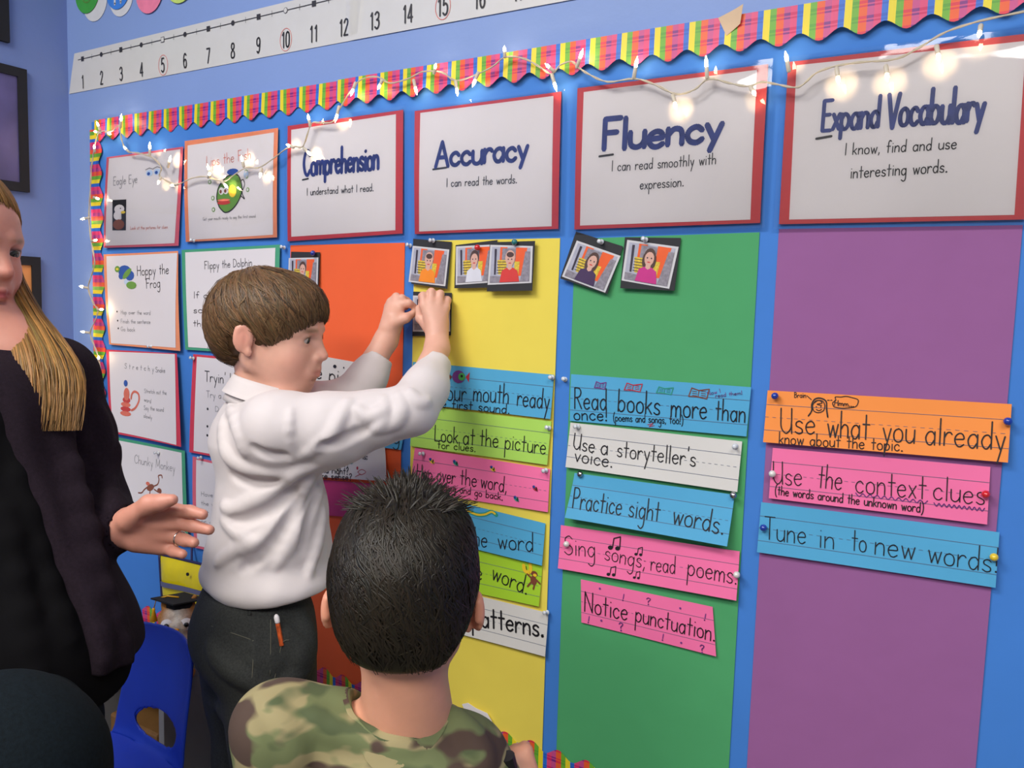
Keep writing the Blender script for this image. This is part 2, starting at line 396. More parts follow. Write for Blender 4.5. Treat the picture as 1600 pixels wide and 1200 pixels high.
# ------------------------------------------------------------------ bulletin board
zt_board = W(850, 80)[1]; xl_board = W(152, 375)[0]; xr_board = W(1600, 0)[0]+.75
board = thing('bulletin_board', ((xl_board+xr_board)/2, 0, zb), 'long bulletin board covered in bright blue paper filling the classroom wall', 'bulletin board')
mb = MB(); mb.box((xl_board, -.010, zb), (xr_board, -.001, zt_board)); mb.build('backing_paper', M_BLUE, board, bevel=.001)
per = .04483*1.245; BHt = .054
def trim_strip(name, x0, x1, z, side, label, off=.013, ph=0.):
    """scalloped plaid strip; side 'top' (points down), 'bottom' (points up), 'left' (points right)"""
    n = int((x1-x0)/per*12); vs_ = []; uvs = []; fs = []
    for b in (0, 1):
        for i in range(n+1):
            u = i/n*(x1-x0)/per+ph; a = x0+(x1-x0)*i/n
            e = BHt*(.87+.13*math.cos(2*PI*(u-.44)))
            for k, t in ((0, 0.), (1, e)):
                y = -(off+.0008*math.sin(u*.7)+.0012*k*(1+math.sin(u*1.9)))+(.0005 if b else 0)
                if side == 'top': p = (a, y, z-t)
                elif side == 'bottom': p = (x1+x0-a, y, z+t)
                else: p = (z+t, y, a)
                vs_.append(p); uvs.append((u, t/BHt))
    m = 2*(n+1)
    for i in range(n):
        q = (2*i, 2*i+1, 2*i+3, 2*i+2); fs.append(q); fs.append(tuple(m+k for k in q[::-1]))
        fs.append((2*i+1, m+2*i+1, m+2*i+3, 2*i+3)); fs.append((2*i+2, m+2*i+2, m+2*i, 2*i))
    mb = MB(); mb.add(vs_, fs, 0, uvs)
    return tag(mb.build(name, PLAID), label, 'border trim', 'plaid border strips round the board')
zt = zt_board+.002; X1170 = W(1192, 28)[0]; XL = W(155, 195)[0]
xa = W(524, 136)[0]
trim_strip('border_strip', XL, xa+per*.4, zt, 'top', 'scalloped plaid border strip along the top edge, left of the string-light dip', off=.0125)
trim_strip('border_strip', XL+per*15, xr_board-.02, zt, 'top', 'scalloped plaid border strip along the top edge, right over the red-framed title cards', off=.0175)
trim_strip('border_strip', zb+.02, zt_board-.02, xl_board-.004, 'left', 'scalloped plaid border strip running down the left edge of the board', off=.0125, ph=.3)
trim_strip('border_strip', XL, xa+.3, zb, 'bottom', 'scalloped plaid border strip along the bottom edge behind the boy in the white shirt', off=.0125)
trim_strip('border_strip', xa+.25, xr_board-.02, zb, 'bottom', 'scalloped plaid border strip along the bottom edge under the yellow and green columns', off=.0145, ph=.35)
mb = MB(); yfw = lambda x, z, e=0: -.019-e
q = [(731, 1094), (740, 1092), (752, 1100), (770, 1108), (778, 1122), (774, 1126), (766, 1118), (752, 1114), (742, 1112), (735, 1104)]
mb.add([(W(*p)[0], -.0188, W(*p)[1]) for p in q]+[(W(*p)[0], -.0195, W(*p)[1]) for p in q], [tuple(range(10)), tuple(range(10, 20))[::-1]]+[(i, (i+1) % 10, 10+(i+1) % 10, 10+i) for i in range(10)])
tag(mb.build('paper_scrap', WHITE), 'torn white paper scrap showing above the bottom plaid border under the yellow column', 'paper')

# ------------------------------------------------------------------ coloured column papers
def column(pl, pr, m, label, zbot=None):
    a, b = W(*pl), W(*pr); z0 = zb+.028 if zbot is None else zbot
    o, yf, _ = sheet('column_paper', [a, b, np.array([b[0], z0]), np.array([a[0], z0])], .0112, m, lift=.0006, wave=.0015, nu=8, nv=24, th=.0004, ph=a[0]*9, label=label, cat='paper', group='coloured papers of the columns')
    return yf
PO = dict(rough=.8, scale=10, bump=.08, bscale=25, var=.03)
column((460, 384), (638.4, 380), cm('orange_paper', 243, 100, 50, **PO), 'tall orange paper column under the Comprehension card')
column((653.4, 377), (880, 373), cm('yellow_paper', 236, 215, 84, **PO), 'tall yellow paper column under the Accuracy card')
column((903.5, 374), (1190, 364), cm('green_paper', 74, 162, 102, **PO), 'tall green paper column under the Fluency card')
column((1220, 359), (1598, 353), cm('purple_paper', 150, 92, 148, **PO), 'tall purple paper column under the Expand Vocabulary card')

# ------------------------------------------------------------------ laminated title cards
RED = cm('red_card', 205, 60, 66, rough=.5, var=.05, scale=40)
def title_card(outer, inner, label, title, sub, und, ph):
    o, yf, c4 = sheet('title_card', outer, .0135, RED, lift=.002, wave=.002, nu=10, nv=8, ph=ph, label=label, cat='sign', group='laminated title cards along the top')
    mb = MB(); patch(mb, inner, yf, .0005); mb.build('white_sheet', WHITE, o, smooth=True)
    mb = MB(); f = lambda x, z: yf(x, z, .0009)
    for (s, a, b, h, w) in title: write(mb, s, a, b, h, w, f, 0, gap=.55, jit=.25, desc=.6)
    clusters(mb, .006, 'title_lettering', NAVY, o)
    mb = MB()
    for (s, a, b, h, w) in sub: write(mb, s, a, b, h, w, f, 0, gap=1.0)
    pxline(mb, und, .0035, f)
    clusters(mb, .004, 'small_lettering', PRINT, o)
    cc = [np.array(c) for c in c4]; g = .007
    cc = [cc[0]+(-g, g), cc[1]+(g, g), cc[2]+(g, -g), cc[3]+(-g, -g)]
    mb = MB(); patch(mb, cc, yf, .0018, nu=24, nv=18); mb.build('laminate_film', FILM, o, smooth=True)
    return yf
TY = {}
TY['comp'] = title_card([(457, 199), (637, 174), (637, 366), (458, 378)], [(463, 205), (626, 181), (626, 361), (464, 371)],
    'red-framed laminated title card reading Comprehension', [('Comprehension', (484, 276), (600, 265), 19, .30)],
    [('I understand what I read.', (489, 307), (592, 300), 5.5, .22)], [(482, 283), (491, 281)], .3)
TY['acc'] = title_card([(655, 176), (883, 146), (879, 359), (656, 367)], [(664, 179), (871, 153), (869, 355), (663, 363)],
    'red-framed laminated title card reading Accuracy', [('Accuracy', (689, 263), (832, 251), 19, .34)],
    [('I can read the words.', (706, 294), (815, 288), 6.5, .2)], [(685, 267), (706, 264)], 1.3)
TY['flu'] = title_card([(908, 141), (1204, 104), (1192, 350), (904, 360)], [(918, 147), (1187, 113), (1177, 345), (913, 354)],
    'red-framed laminated title card reading Fluency', [('Fluency', (950, 237), (1134, 223), 23, .38)],
    [('I can read smoothly with', (962, 270), (1124, 259), 8, .17), ('expression.', (1006, 298), (1074, 293), 8, .17)], [(943, 247), (964, 244)], 2.4)
TY['exp'] = title_card([(1235, 101), (1617, 56), (1600, 345), (1221, 352)], [(1248, 106), (1603, 69), (1585, 338), (1237, 345)],
    'red-framed laminated title card reading Expand Vocabulary', [('Expand', (1288, 208), (1376, 202), 23, .26), ('Vocabulary', (1388, 203), (1538, 192), 26, .25)],
    [('I know, find and use', (1323, 245), (1496, 236), 9, .17), ('interesting words.', (1332, 281), (1482, 272), 9.5, .17)], [(1279, 220), (1302, 216)], 3.6)

# ------------------------------------------------------------------ small strategy posters at left
INKS = [PRINT, cm('print_red', 205, 70, 66, var=0), cm('print_blue', 52, 92, 170, var=.1), cm('print_green', 112, 160, 72, var=.1), cm('print_yellow', 232, 205, 70, var=0),
        cm('print_brown', 140, 82, 60, var=.1), cm('print_light', 196, 214, 236, var=0), cm('print_salmon', 224, 118, 96, var=.1), cm('print_grey', 138, 136, 142, var=.1), WHITE]
def poster(outer, inner, m, label, draw, off=.0125, lift=.003, side=.004, ph=0., film=False):
    o, yf, c4 = sheet('strategy_poster', outer, off, m, lift=lift, side=side, wave=.003, nu=10, nv=10, ph=ph, label=label, cat='poster', group='strategy posters at the left of the board')
    mb = MB(); patch(mb, inner, yf, .0005, nu=10, nv=10); mb.build('white_sheet', WHITE, o, smooth=True)
    mb = MB(); draw(mb, lambda x, z: yf(x, z, .0009)); clusters(mb, .004, 'print', INKS, o)
    if film:
        mb = MB(); patch(mb, c4, yf, .0016, nu=16, nv=16); mb.build('laminate_film', FILM, o, smooth=True)
    return yf
def bl(mb, px, py, rx, ry, f, mi, rot=0, lift=0., n=12):   # blob with pixel radii
    c = W(px, py); blob(mb, c, abs(W(px+rx, py)[0]-c[0]), abs(W(px, py+ry)[1]-c[1]), f, mi, n, rot, lift)
ORG = cm('orange_card', 240, 150, 108, rough=.6); GRN = cm('green_card', 72, 160, 122, rough=.6); PNK = cm('pink_card', 222, 104, 122, rough=.6); RD2 = cm('crimson_card', 214, 62, 84, rough=.6)
def d_eagle(mb, f):
    write(mb, 'Eagle Eye', (187, 291), (224, 287), 6.5, .14, f, 8)
    c4 = [(186, 314), (207.5, 313), (207, 361), (186, 361)]; q = [W(*p) for p in c4]
    mb.add([(p[0], f(*p), p[1]) for p in q], [(0, 3, 2, 1)], 0)
    bl(mb, 197, 328, 8, 7, f, 9, lift=.0002); bl(mb, 194, 338, 6, 7, f, 9, lift=.0002); bl(mb, 203, 333, 3.5, 2.2, f, 4, lift=.0003); bl(mb, 199, 327, 1, 1, f, 0, lift=.0004)
    bl(mb, 196, 352, 9, 8, f, 5, lift=.0003)
    write(mb, 'Look at the pictures for clues', (214, 360), (272, 358), 2.6, .2, f, 7)
    for (x, y) in ((242, 272), (254, 270)):
        bl(mb, x, y, 5.5, 5, f, 6); bl(mb, x-1, y+1, 2.4, 2.6, f, 2, lift=.0003); pxline(mb, [(x-6, y-5), (x, y-8), (x+6, y-6)], .002, f, 8)
poster([(174, 247), (295, 231), (289, 385), (172, 388)], [(178, 249), (291, 235), (283, 381), (175, 385)], PNK,
       'pink-edged Eagle Eye poster with a white-headed eagle picture, top left of the board', d_eagle, film=True, ph=.5)
def d_fish(mb, f):
    write(mb, 'Lips the Fish', (332, 262), (401, 250), 8, .12, f, 7)
    out = [(352, 325), (348, 312), (350, 296), (357, 284), (366, 276), (378, 274), (384, 282), (387, 300), (380, 318), (370, 330), (360, 333), (352, 325)]
    q = [W(*p) for p in out[:-1]]; mb.add([(p[0], f(*p), p[1]) for p in q], [tuple(range(len(q)))[::-1]], 3)
    pxline(mb, out, .0028, lambda x, z: f(x, z)-.0003, 0, True)
    bl(mb, 372, 270, 9, 5, f, 2, lift=.0004); bl(mb, 355, 300, 4, 6, f, 9, lift=.0004); bl(mb, 362, 299, 4, 6, f, 9, lift=.0004); bl(mb, 354, 301, 1.8, 3, f, 5, lift=.0006); bl(mb, 361, 300, 1.8, 3, f, 5, lift=.0006)
    bl(mb, 359, 318, 10, 3.4, f, 1, lift=.0005); bl(mb, 359, 314, 10, 1.8, f, 7, lift=.0007); bl(mb, 372, 300, 6, 10, f, 4, lift=.0004, rot=.3)
    pxline(mb, [(381, 312), (386, 300), (384, 288), (388, 282), (391, 290), (387, 302), (391, 312), (386, 308)], .0022, f, 0, True)
    for (x, y) in ((342, 311), (343, 329), (396, 298), (394, 277), (337, 286), (393, 270)): bl(mb, x, y, 2.6, 3.6, f, 3); bl(mb, x, y, 1.5, 2.3, f, 9, lift=.0003)
    bl(mb, 393, 274, 4, 6, f, 6)
    write(mb, 'Get your mouth ready to say the first sound', (327, 346), (409, 341), 2.4, .2, f, 8)
poster([(296, 222), (443, 202), (443, 372), (300, 379)], [(301, 229), (437, 209), (437, 368), (306, 376)], ORG,
       'orange-edged poster with a green fish with big red lips', d_fish, film=True, ph=1.5)
def d_frog(mb, f):
    write(mb, 'Hoppy the', (223, 431), (275, 428), 7.5, .17, f, 0); write(mb, 'Frog', (238, 451), (261, 449), 7.5, .17, f, 0)
    for (x, y, a, b) in ((203, 424, 10, 9), (211, 431, 7, 8), (198, 432, 4, 5)): bl(mb, x, y, a, b, f, 2)
    bl(mb, 207, 428, 8, 5, f, 3, .6, lift=.0003); bl(mb, 214, 446, 8, 6, f, 3, lift=.0004); bl(mb, 192, 421, 4, 5, f, 3, lift=.0004); bl(mb, 192, 421, 2, 2, f, 4, lift=.0006); bl(mb, 206, 441, 3.5, 4, f, 6)
    for (s, y, e) in (('Hop over the word', 491, 245), ('Finish the sentence', 505, 245), ('Go back', 517, 221)):
        bl(mb, 193+(y-491)*.08, y-4, 1, 1.5, f, 0); write(mb, s, (199, y), (e, y+1), 3.2, .2, f, 8)
poster([(169, 398), (289, 393), (294, 548), (181, 538)], [(174, 401), (288, 396), (287, 543), (184, 536)], ORG,
       'orange-edged Hoppy the Frog poster with a blue and green frog', d_frog, side=.009, ph=2.)
def d_dolphin(mb, f):
    write(mb, 'Flippy the Dolphin', (328, 421), (403, 416), 6, .17, f, 0)
    for s, y, e in (('If a word sounds', 466, 420), ('sound doesn', 489, 400), ('the other one', 510, 400)): write(mb, s, (312, y), (e, y+1), 5, .22, f, 0)
poster([(291, 391), (446, 383), (447, 556), (299, 546)], [(297, 395), (439, 388), (440, 551), (304, 542)], GRN,
       'green-edged poster headed Flippy, half hidden behind the boy', d_dolphin, ph=2.7)
def d_snake(mb, f):
    write(mb, 'S t r e t c h y', (204, 575), (250, 580), 4, .2, f, 8); write(mb, 'Snake', (253, 581), (269, 582), 4, .2, f, 8)
    bl(mb, 208, 645, 8.5, 4, f, 7); bl(mb, 208, 638, 8, 4, f, 1); bl(mb, 208, 631, 7.5, 4, f, 7); bl(mb, 209, 624, 6, 5, f, 1); bl(mb, 209, 615, 4.5, 10, f, 7, lift=.0003); bl(mb, 207, 598, 3, 5, f, 2, lift=.0004)
    pxline(mb, [(217, 640), (223, 636), (228, 625), (227, 615), (221, 611), (217, 615), (216, 622)], .006, f, 7, True)
    for s, y, e in (('Stretch out the', 613, 272), ('word', 626, 247), ('Say the sound', 639, 268), ('slowly', 651, 249)): write(mb, s, (236, y), (e, y+3), 3.2, .2, f, 8)
poster([(173, 546), (288, 552), (298, 696), (186, 675)], [(178, 549), (285, 553), (291, 693), (189, 672)], RD2,
       'crimson-edged Stretchy Snake poster with a coiled orange snake', d_snake, lift=.006, side=.012, ph=.2)
def d_lion(mb, f):
    write(mb, "Tryin' Lion", (328, 595), (392, 602), 8, .18, f, 0); write(mb, 'Try a new word', (331, 620), (400, 626), 5, .18, f, 8)
    for y in (638, 665, 679): bl(mb, 333, y, 1.4, 2, f, 0)
    for s, y in (('Does it look right', 642), ('Does it sound right', 670), ('Does it make sense', 684)): write(mb, s, (345, y), (430, y+7), 4, .18, f, 8)
poster([(309, 553), (452, 566), (452, 732), (305, 705)], [(315, 557), (448, 570), (448, 728), (312, 703)], RD2,
       "crimson-edged poster headed Tryin' Li, partly behind the boy's collar", d_lion, side=.003, ph=3.)
def d_monkey(mb, f):
    write(mb, 'Chunky Monkey', (219, 722), (283, 736), 6.5, .11, f, 8)
    bl(mb, 244, 760, 6, 5, f, 5, .4); bl(mb, 258, 765, 3.5, 4, f, 5); bl(mb, 240, 754, 3, 3, f, 7)
    for q in ([(249, 758), (255, 755), (257, 748), (256, 742), (261, 741), (262, 745)], [(240, 759), (235, 763), (231, 768), (226, 768)], [(244, 763), (243, 770), (242, 774)], [(250, 763), (256, 767), (260, 768), (260, 763)]):
        pxline(mb, q, .0034, f, 5, True)
poster([(190, 682), (298, 703), (306, 850), (198, 828)], [(192, 687), (293, 706), (300, 846), (200, 825)], GRN,
       'green-edged Chunky Monkey poster with a swinging monkey drawing', d_monkey, lift=.004, side=.006, ph=1.)
def d_det(mb, f):
    write(mb, 'Detective', (349, 749), (396, 757), 5.5, .32, f, 0)
    for s, y in (('Have you looked at', 773), ('the whole word and', 787), ('not the first letter', 801), ('or chunk it again', 815)): write(mb, s, (324, y), (400, y+9), 3.4, .2, f, 8)
poster([(308, 712), (452, 745), (455, 885), (313, 853)], [(314, 717), (448, 748), (450, 881), (318, 850)], PNK,
       'pink-edged poster headed Det, mostly behind the boy in the white shirt', d_det, ph=2.)

# ------------------------------------------------------------------ sentence strips
SB = dict(rough=.6, var=.03, scale=12, bump=.03, bscale=30)
S_BLUE = cm('blue_tagboard', 78, 166, 210, **SB); S_LIME = cm('lime_tagboard', 170, 216, 92, **SB); S_PINK = cm('pink_tagboard', 245, 114, 166, **SB); S_WHT = cm('white_tagboard', 216, 213, 208, **SB)
S_ORG = cm('orange_tagboard', 250, 146, 62, **SB); S_LIM2 = cm('yellow_green_tagboard', 164, 208, 44, **SB); S_MAG = cm('magenta_tagboard', 190, 48, 110, **SB)
DOOD = [INK, cm('doodle_red', 178, 40, 62, var=0), cm('doodle_green', 66, 170, 80, var=0), cm('doodle_purple', 112, 52, 130, var=0), cm('doodle_yellow', 236, 196, 40, var=0), cm('doodle_brown', 120, 62, 40, var=0),
        cm('doodle_blue', 40, 70, 160, var=0), cm('doodle_white', 230, 228, 224, var=0), cm('doodle_teal', 40, 150, 130, var=0)]
def strip(px4, m, label, lines, doodle=None, lift=.004, side=.002, off=.0135, rules=True, ph=0., wave=.001):
    o, yf, c4 = sheet('sentence_strip', px4, off, m, lift=lift, side=side, wave=wave, nu=14, nv=4, ph=ph, label=label, cat='sentence strip', group='hand-lettered sentence strips')
    f = lambda x, z: yf(x, z, .0009)
    if rules:
        mb = MB()
        for v, dash in ((.27, 0), (.51, 1), (.76, 0)):
            n = 60 if dash else 14
            for i in range(n):
                if dash and i % 2: continue
                ribbon(mb, [quad_uv(c4, i/n, v), quad_uv(c4, (i+1)/n, v)], .0005 if dash else .0006, lambda x, z: yf(x, z, .0006), 0, False)
        tag(mb.build('ruled_lines', RULE, o), kind='stuff')
    mb = MB()
    for (s, a, b, h, w) in lines: write(mb, s, a, b, h, w, f)
    if lines: clusters(mb, .0055, 'lettering', INK, o)
    if doodle:
        mb = MB(); doodle(mb, f); clusters(mb, .004, 'doodle', DOOD, o)
    return yf
# orange column (mostly behind the boy)
strip([(470, 549), (606, 573), (604, 640), (470, 622)], S_WHT, 'white strip with large black letters behind the reaching boy\'s chin', [('Use pictures', (480, 586), (602, 609), 11, .16)], lambda mb, f: (bl(mb, 531, 572, 2.6, 2.8, f, 0), bl(mb, 545, 574, 1, 1.6, f, 0)), rules=False, ph=1)
strip([(480, 645), (639, 672), (636, 701), (480, 682)], S_BLUE, 'blue strip end showing a letter under the boy\'s raised sleeve', [('reading', (560, 680), (634, 692), 9, .16)], rules=False)
strip([(480, 685), (611, 697), (617, 749), (480, 741)], S_WHT, 'white note with three small questions under the boy\'s raised arm',
      [('your answer is:', (525, 712), (584, 716), 5, .25), ('look right?', (505, 724), (556, 728), 5, .25), ('sound right?', (500, 735), (556, 739), 5, .25), ('make sense?', (500, 744), (562, 748), 5, .25)],
      lambda mb, f: (bl(mb, 558, 719, 4, 4, f, 8), pxline(mb, [(570, 735), (576, 731), (583, 735), (576, 739), (570, 735)], .0012, f, 1, True), pxline(mb, [(567, 742), (575, 738)], .0012, f, 1), bl(mb, 569, 729, 1.5, 2.5, f, 1)), rules=False, lift=.007, side=.008)
strip([(480, 746), (630, 757), (628, 810), (480, 800)], S_MAG, 'magenta strip end just above the front boy\'s hair', [], rules=False)
def fishd(mb, f):
    bl(mb, 724, 588, 10, 10, f, 3, lift=.0001); bl(mb, 729, 588, 5.5, 6, f, 2, lift=.0003); bl(mb, 729, 587, 2, 2.2, f, 0, lift=.0005)
    for q, m in (([(706, 580), (714, 588), (707, 598)], 5), ([(741, 581), (735, 588), (740, 597)], 1)):
        w = [W(*p) for p in q]; mb.add([(p[0], f(*p), p[1]) for p in w], [(0, 2, 1)] if m == 5 else [(0, 1, 2)], m)
    pxline(mb, [(715, 590), (717, 595)], .001, f, 8)
strip([(652, 565), (872, 585), (868, 653), (650, 628)], S_BLUE, 'blue sentence strip ending your mouth ready with a small fish drawn on it',
      [('Get', (655, 620), (686, 622), 16, .12), ('your', (697, 623), (737, 626), 15, .12), ('mouth', (748, 625), (803, 630), 15, .12), ('ready', (816, 632), (866, 638), 15, .12), ('for the first sound.', (655, 631), (805, 645), 7, .2)], fishd, ph=1)
def eyesd(mb, f):
    for (x, y, r) in ((664, 666, 6.5), (675, 656, 7)):
        bl(mb, x, y, r, r*1.1, f, 0); bl(mb, x, y, r-1.4, r*1.1-1.4, f, 7, lift=.0003); bl(mb, x+1, y+1, r*.55, r*.6, f, 0, lift=.0005)
    for k in range(4): pxline(mb, [(672+k*3, 648), (671+k*4, 643)], .0012, f, 0)
strip([(652, 632), (868, 657), (863, 724), (650, 695)], S_LIME, 'lime green sentence strip reading Look at the picture for clues',
      [('Look', (688, 687), (724, 691), 12, .13), ('at', (732, 692), (750, 694), 13, .13), ('the', (758, 694), (787, 697), 13, .13), ('picture', (797, 699), (861, 708), 13, .12), ('for clues.', (693, 698), (752, 704), 6, .2)], eyesd, ph=2)
def beesd(mb, f):
    for (x, y, m) in ((682, 719, 4), (719, 722, 8), (777, 731, 4), (844, 761, 1), (815, 777, 8)):
        bl(mb, x, y, 4.5, 3, f, m, -.4); bl(mb, x-2, y-3, 2, 2.4, f, 6, lift=.0002); bl(mb, x+2, y, 1, 3, f, 0, lift=.0003)
        pxline(mb, [(x-4, y-4), (x+4, y+4)], .001, lambda a, b: f(a, b)-.0005, 0)
strip([(655, 698), (866, 731), (864, 797), (649, 764)], S_PINK, 'pink sentence strip reading Hop over the word, read and go back',
      [('Hop', (660, 745), (684, 749), 11, .13), ('over', (691, 749), (719, 754), 12, .13), ('the', (727, 754), (753, 758), 12, .13), ('word,', (759, 759), (800, 767), 12, .13), ('keep reading and go back.', (659, 756), (794, 779), 5.5, .22)], beesd, ph=3)
def snaked(mb, f):
    pxline(mb, [(735, 794), (752, 801), (765, 801), (775, 797), (783, 802)], .0075, f, 8, True); pxline(mb, [(735, 794), (752, 801), (765, 801), (775, 797), (781, 800)], .0035, lambda a, b: f(a, b)-.0004, 4, True)
strip([(650, 765), (859, 815), (856, 879), (650, 829)], S_BLUE, 'blue sentence strip ending the word with a small snake, behind the front boy\'s hair',
      [('Stretch the', (660, 828), (771, 852), 13, .12), ('word', (788, 852), (843, 858), 14, .12)], snaked, off=.0145, lift=.006, ph=4)
def monkd(mb, f):
    bl(mb, 841, 903, 5, 7, f, 5, .3); bl(mb, 842, 893, 5, 4.5, f, 5, lift=.0002); bl(mb, 843, 895, 3, 2.4, f, 4, lift=.0004)
    for q in ([(838, 905), (832, 912)], [(843, 908), (841, 916)], [(845, 902), (851, 908)], [(837, 899), (830, 892)]): pxline(mb, q, .0034, f, 5)
    pxline(mb, [(825, 880), (827, 888), (834, 891)], .007, f, 4, True); pxline(mb, [(835, 878), (836, 886), (834, 891)], .007, f, 4, True); pxline(mb, [(829, 881), (830, 887)], .001, lambda a, b: f(a, b)-.0004, 0)
strip([(650, 831), (854, 880), (850, 943), (650, 901)], S_LIM2, 'yellow-green sentence strip ending the word with a monkey and banana',
      [('Chunk the', (655, 885), (762, 903), 13, .12), ('word.', (776, 901), (832, 925), 14, .13)], monkd, off=.0135, ph=5)
strip([(650, 903), (863, 954), (860, 1020), (650, 966)], S_WHT, 'white sentence strip ending patterns in thick black letters',
      [('Look for', (655, 955), (735, 968), 14, .2), ('patterns.', (747, 972), (858, 990), 15, .2)], lift=.005, ph=.5)
# green column
def booksd(mb, f):
    for (x, y, w_, h_, m) in ((944, 601, 9, 7, 3), (995, 604, 14, 8, 1), (1044, 609, 13, 7, 8), (1097, 613, 16, 10, 5)):
        q = [(x-w_, y+h_*.5), (x-w_*.7, y-h_*.8), (x, y-h_*.4), (x+w_, y-h_*.6), (x+w_*.75, y+h_*.9), (x-w_*.1, y+h_*.6), (x-w_, y+h_*.5)]
        pxline(mb, q, .0016, f, m); pxline(mb, [(x, y-h_*.4), (x-w_*.1, y+h_*.6)], .0012, f, m)
        for k in (-.4, 0, .4):
            pxline(mb, [(x-w_*.65, y+k*h_*.8), (x-w_*.2, y+k*h_*.8+1)], .0008, f, m); pxline(mb, [(x+w_*.2, y+k*h_*.8), (x+w_*.65, y+k*h_*.8+1)], .0008, f, m)
    write(mb, 'Now I', (1111, 617), (1131, 612), 3, .25, f, 3); write(mb, 'read them!', (1123, 620), (1165, 615), 3, .25, f, 3)
    pxline(mb, [(1018, 662), (1026, 660), (1020, 665), (1028, 663)], .001, f, 1)
strip([(898, 584), (1178, 604), (1171, 680), (897, 656)], S_BLUE, 'blue sentence strip reading Read books more than once with little books drawn on top',
      [('Read', (905, 637), (955, 639), 16, .12), ('books', (972, 641), (1037, 647), 17, .12), ('more', (1054, 649), (1110, 653), 17, .12), ('than', (1123, 654), (1170, 658), 16, .12),
       ('once!', (904, 654), (957, 656), 10, .17), ('(poems and songs, too!)', (965, 656), (1073, 661), 6, .2)], booksd, ph=1.2, lift=.002)
strip([(897, 659), (1164, 688), (1158, 765), (892, 727)], S_WHT, 'white sentence strip reading Use a storyteller\'s voice',
      [('Use', (903, 699), (936, 705), 12, .14), ('a', (946, 707), (957, 708), 13, .14), ('storyteller\'s', (971, 711), (1093, 726), 13, .13), ('voice.', (906, 718), (965, 728), 11, .15)], ph=2.2, lift=.006)
strip([(904, 737), (1153, 770), (1146, 846), (896, 803)], S_BLUE, 'blue sentence strip reading Practice sight words',
      [('Practice', (906, 789), (981, 800), 15, .12), ('sight', (992, 802), (1040, 809), 15, .12), ('words.', (1060, 812), (1140, 829), 16, .12)], ph=3.1, lift=.016, side=.004, off=.015)
def note(mb, x, y, s, f, m=0):
    bl(mb, x, y, 3.2*s, 2.6*s, f, m, .3); bl(mb, x+9*s, y+1*s, 3.2*s, 2.6*s, f, m, .3)
    pxline(mb, [(x+2.6*s, y), (x+4*s, y-11*s), (x+12*s, y-13*s), (x+11.6*s, y)], .0016*s, f, m)
strip([(882, 818), (1160, 858), (1157, 932), (881, 883)], S_PINK, 'pink sentence strip reading Sing songs; read poems with music notes',
      [('Sing', (890, 862), (938, 866), 14, .1), ('songs;', (952, 870), (1016, 884), 13, .1), ('read', (1024, 886), (1062, 892), 13, .1), ('poems.', (1081, 893), (1158, 908), 15, .1)],
      lambda mb, f: (note(mb, 960, 852, 1.25, f), note(mb, 1000, 862, .8, f), note(mb, 959, 892, .9, f), note(mb, 999, 897, .7, f)), ph=4.1, lift=.008)
def punct(mb, f):
    for s, x, y, h, m in (('!', 978, 934, 5, 3), ('?', 1016, 940, 5, 3), ('!', 925, 968, 5, 3), ('?', 974, 980, 6, 3), ('!', 1040, 995, 5, 3), ('?', 1100, 1014, 6, 3), ('!', 1105, 964, 5, 3)):
        write(mb, s, (x, y), (x+(7 if s == '?' else 3), y+1), h, .28, f, m)
    for x, y in ((943, 916), (1068, 946), (946, 965), (1070, 999)): bl(mb, x, y, 1.7, 1.7, f, 3)
strip([(913, 902), (1118, 944), (1124, 1020), (915, 968)], S_PINK, 'shorter pink sentence strip reading Notice punctuation',
      [('Notice', (920, 951), (987, 965), 15, .12), ('punctuation.', (999, 966), (1123, 997), 14, .12)], punct, ph=5.2, lift=.002)
# purple column
def girl(mb, f):
    pxline(mb, [(1267, 648), (1272, 640), (1272, 630), (1277, 622), (1286, 621), (1294, 626), (1295, 638), (1297, 650)], .002, f, 0, True)
    pxline(mb, [(1273, 632), (1275, 640), (1282, 643), (1290, 640), (1292, 632), (1288, 625), (1278, 625), (1273, 632)], .0013, f, 0, True)
    for q in ([(1276, 628), (1282, 624), (1288, 628), (1280, 630), (1287, 632)], [(1279, 638), (1283, 640), (1287, 638)]): pxline(mb, q, .0012, f, 0, True)
    bl(mb, 1279, 634, 1, 1, f, 0); bl(mb, 1286, 634, 1, 1, f, 0)
    write(mb, 'Brain', (1245, 620), (1263, 620), 4, .25, f); pxline(mb, [(1264, 617), (1271, 623)], .0012, f)
    pxline(mb, [(1306, 634), (1304, 628), (1309, 624), (1308, 619), (1317, 619), (1325, 618), (1334, 620), (1343, 623), (1343, 629), (1339, 634), (1326, 636), (1316, 636), (1306, 634)], .0012, f, 0, True)
    write(mb, 'Hmm...', (1307, 632), (1337, 634), 4, .3, f); pxline(mb, [(1296, 624), (1299, 624)], .0012, f); pxline(mb, [(1301, 624), (1303, 624)], .0012, f)
strip([(1203, 609), (1581, 630), (1575, 719), (1198, 688)], S_ORG, 'orange sentence strip reading Use what you already know about the topic',
      [('Use', (1225, 674), (1279, 676), 19, .1), ('what', (1297, 680), (1362, 684), 20, .1), ('you', (1382, 686), (1432, 690), 20, .1), ('already', (1448, 691), (1571, 700), 20, .1),
       ('know about the topic.', (1223, 690), (1414, 702), 9, .16)], girl, ph=.7, lift=.007)
def squig(mb, f):
    for x0, x1, y0, y1 in ((1340, 1451, 769, 781), (1461, 1539, 784, 792)):
        q = [(x0+(x1-x0)*i/20, y0+(y1-y0)*i/20+(2.6 if i % 2 else -2.2)) for i in range(21)]; pxline(mb, q, .0013, f, 3, True)
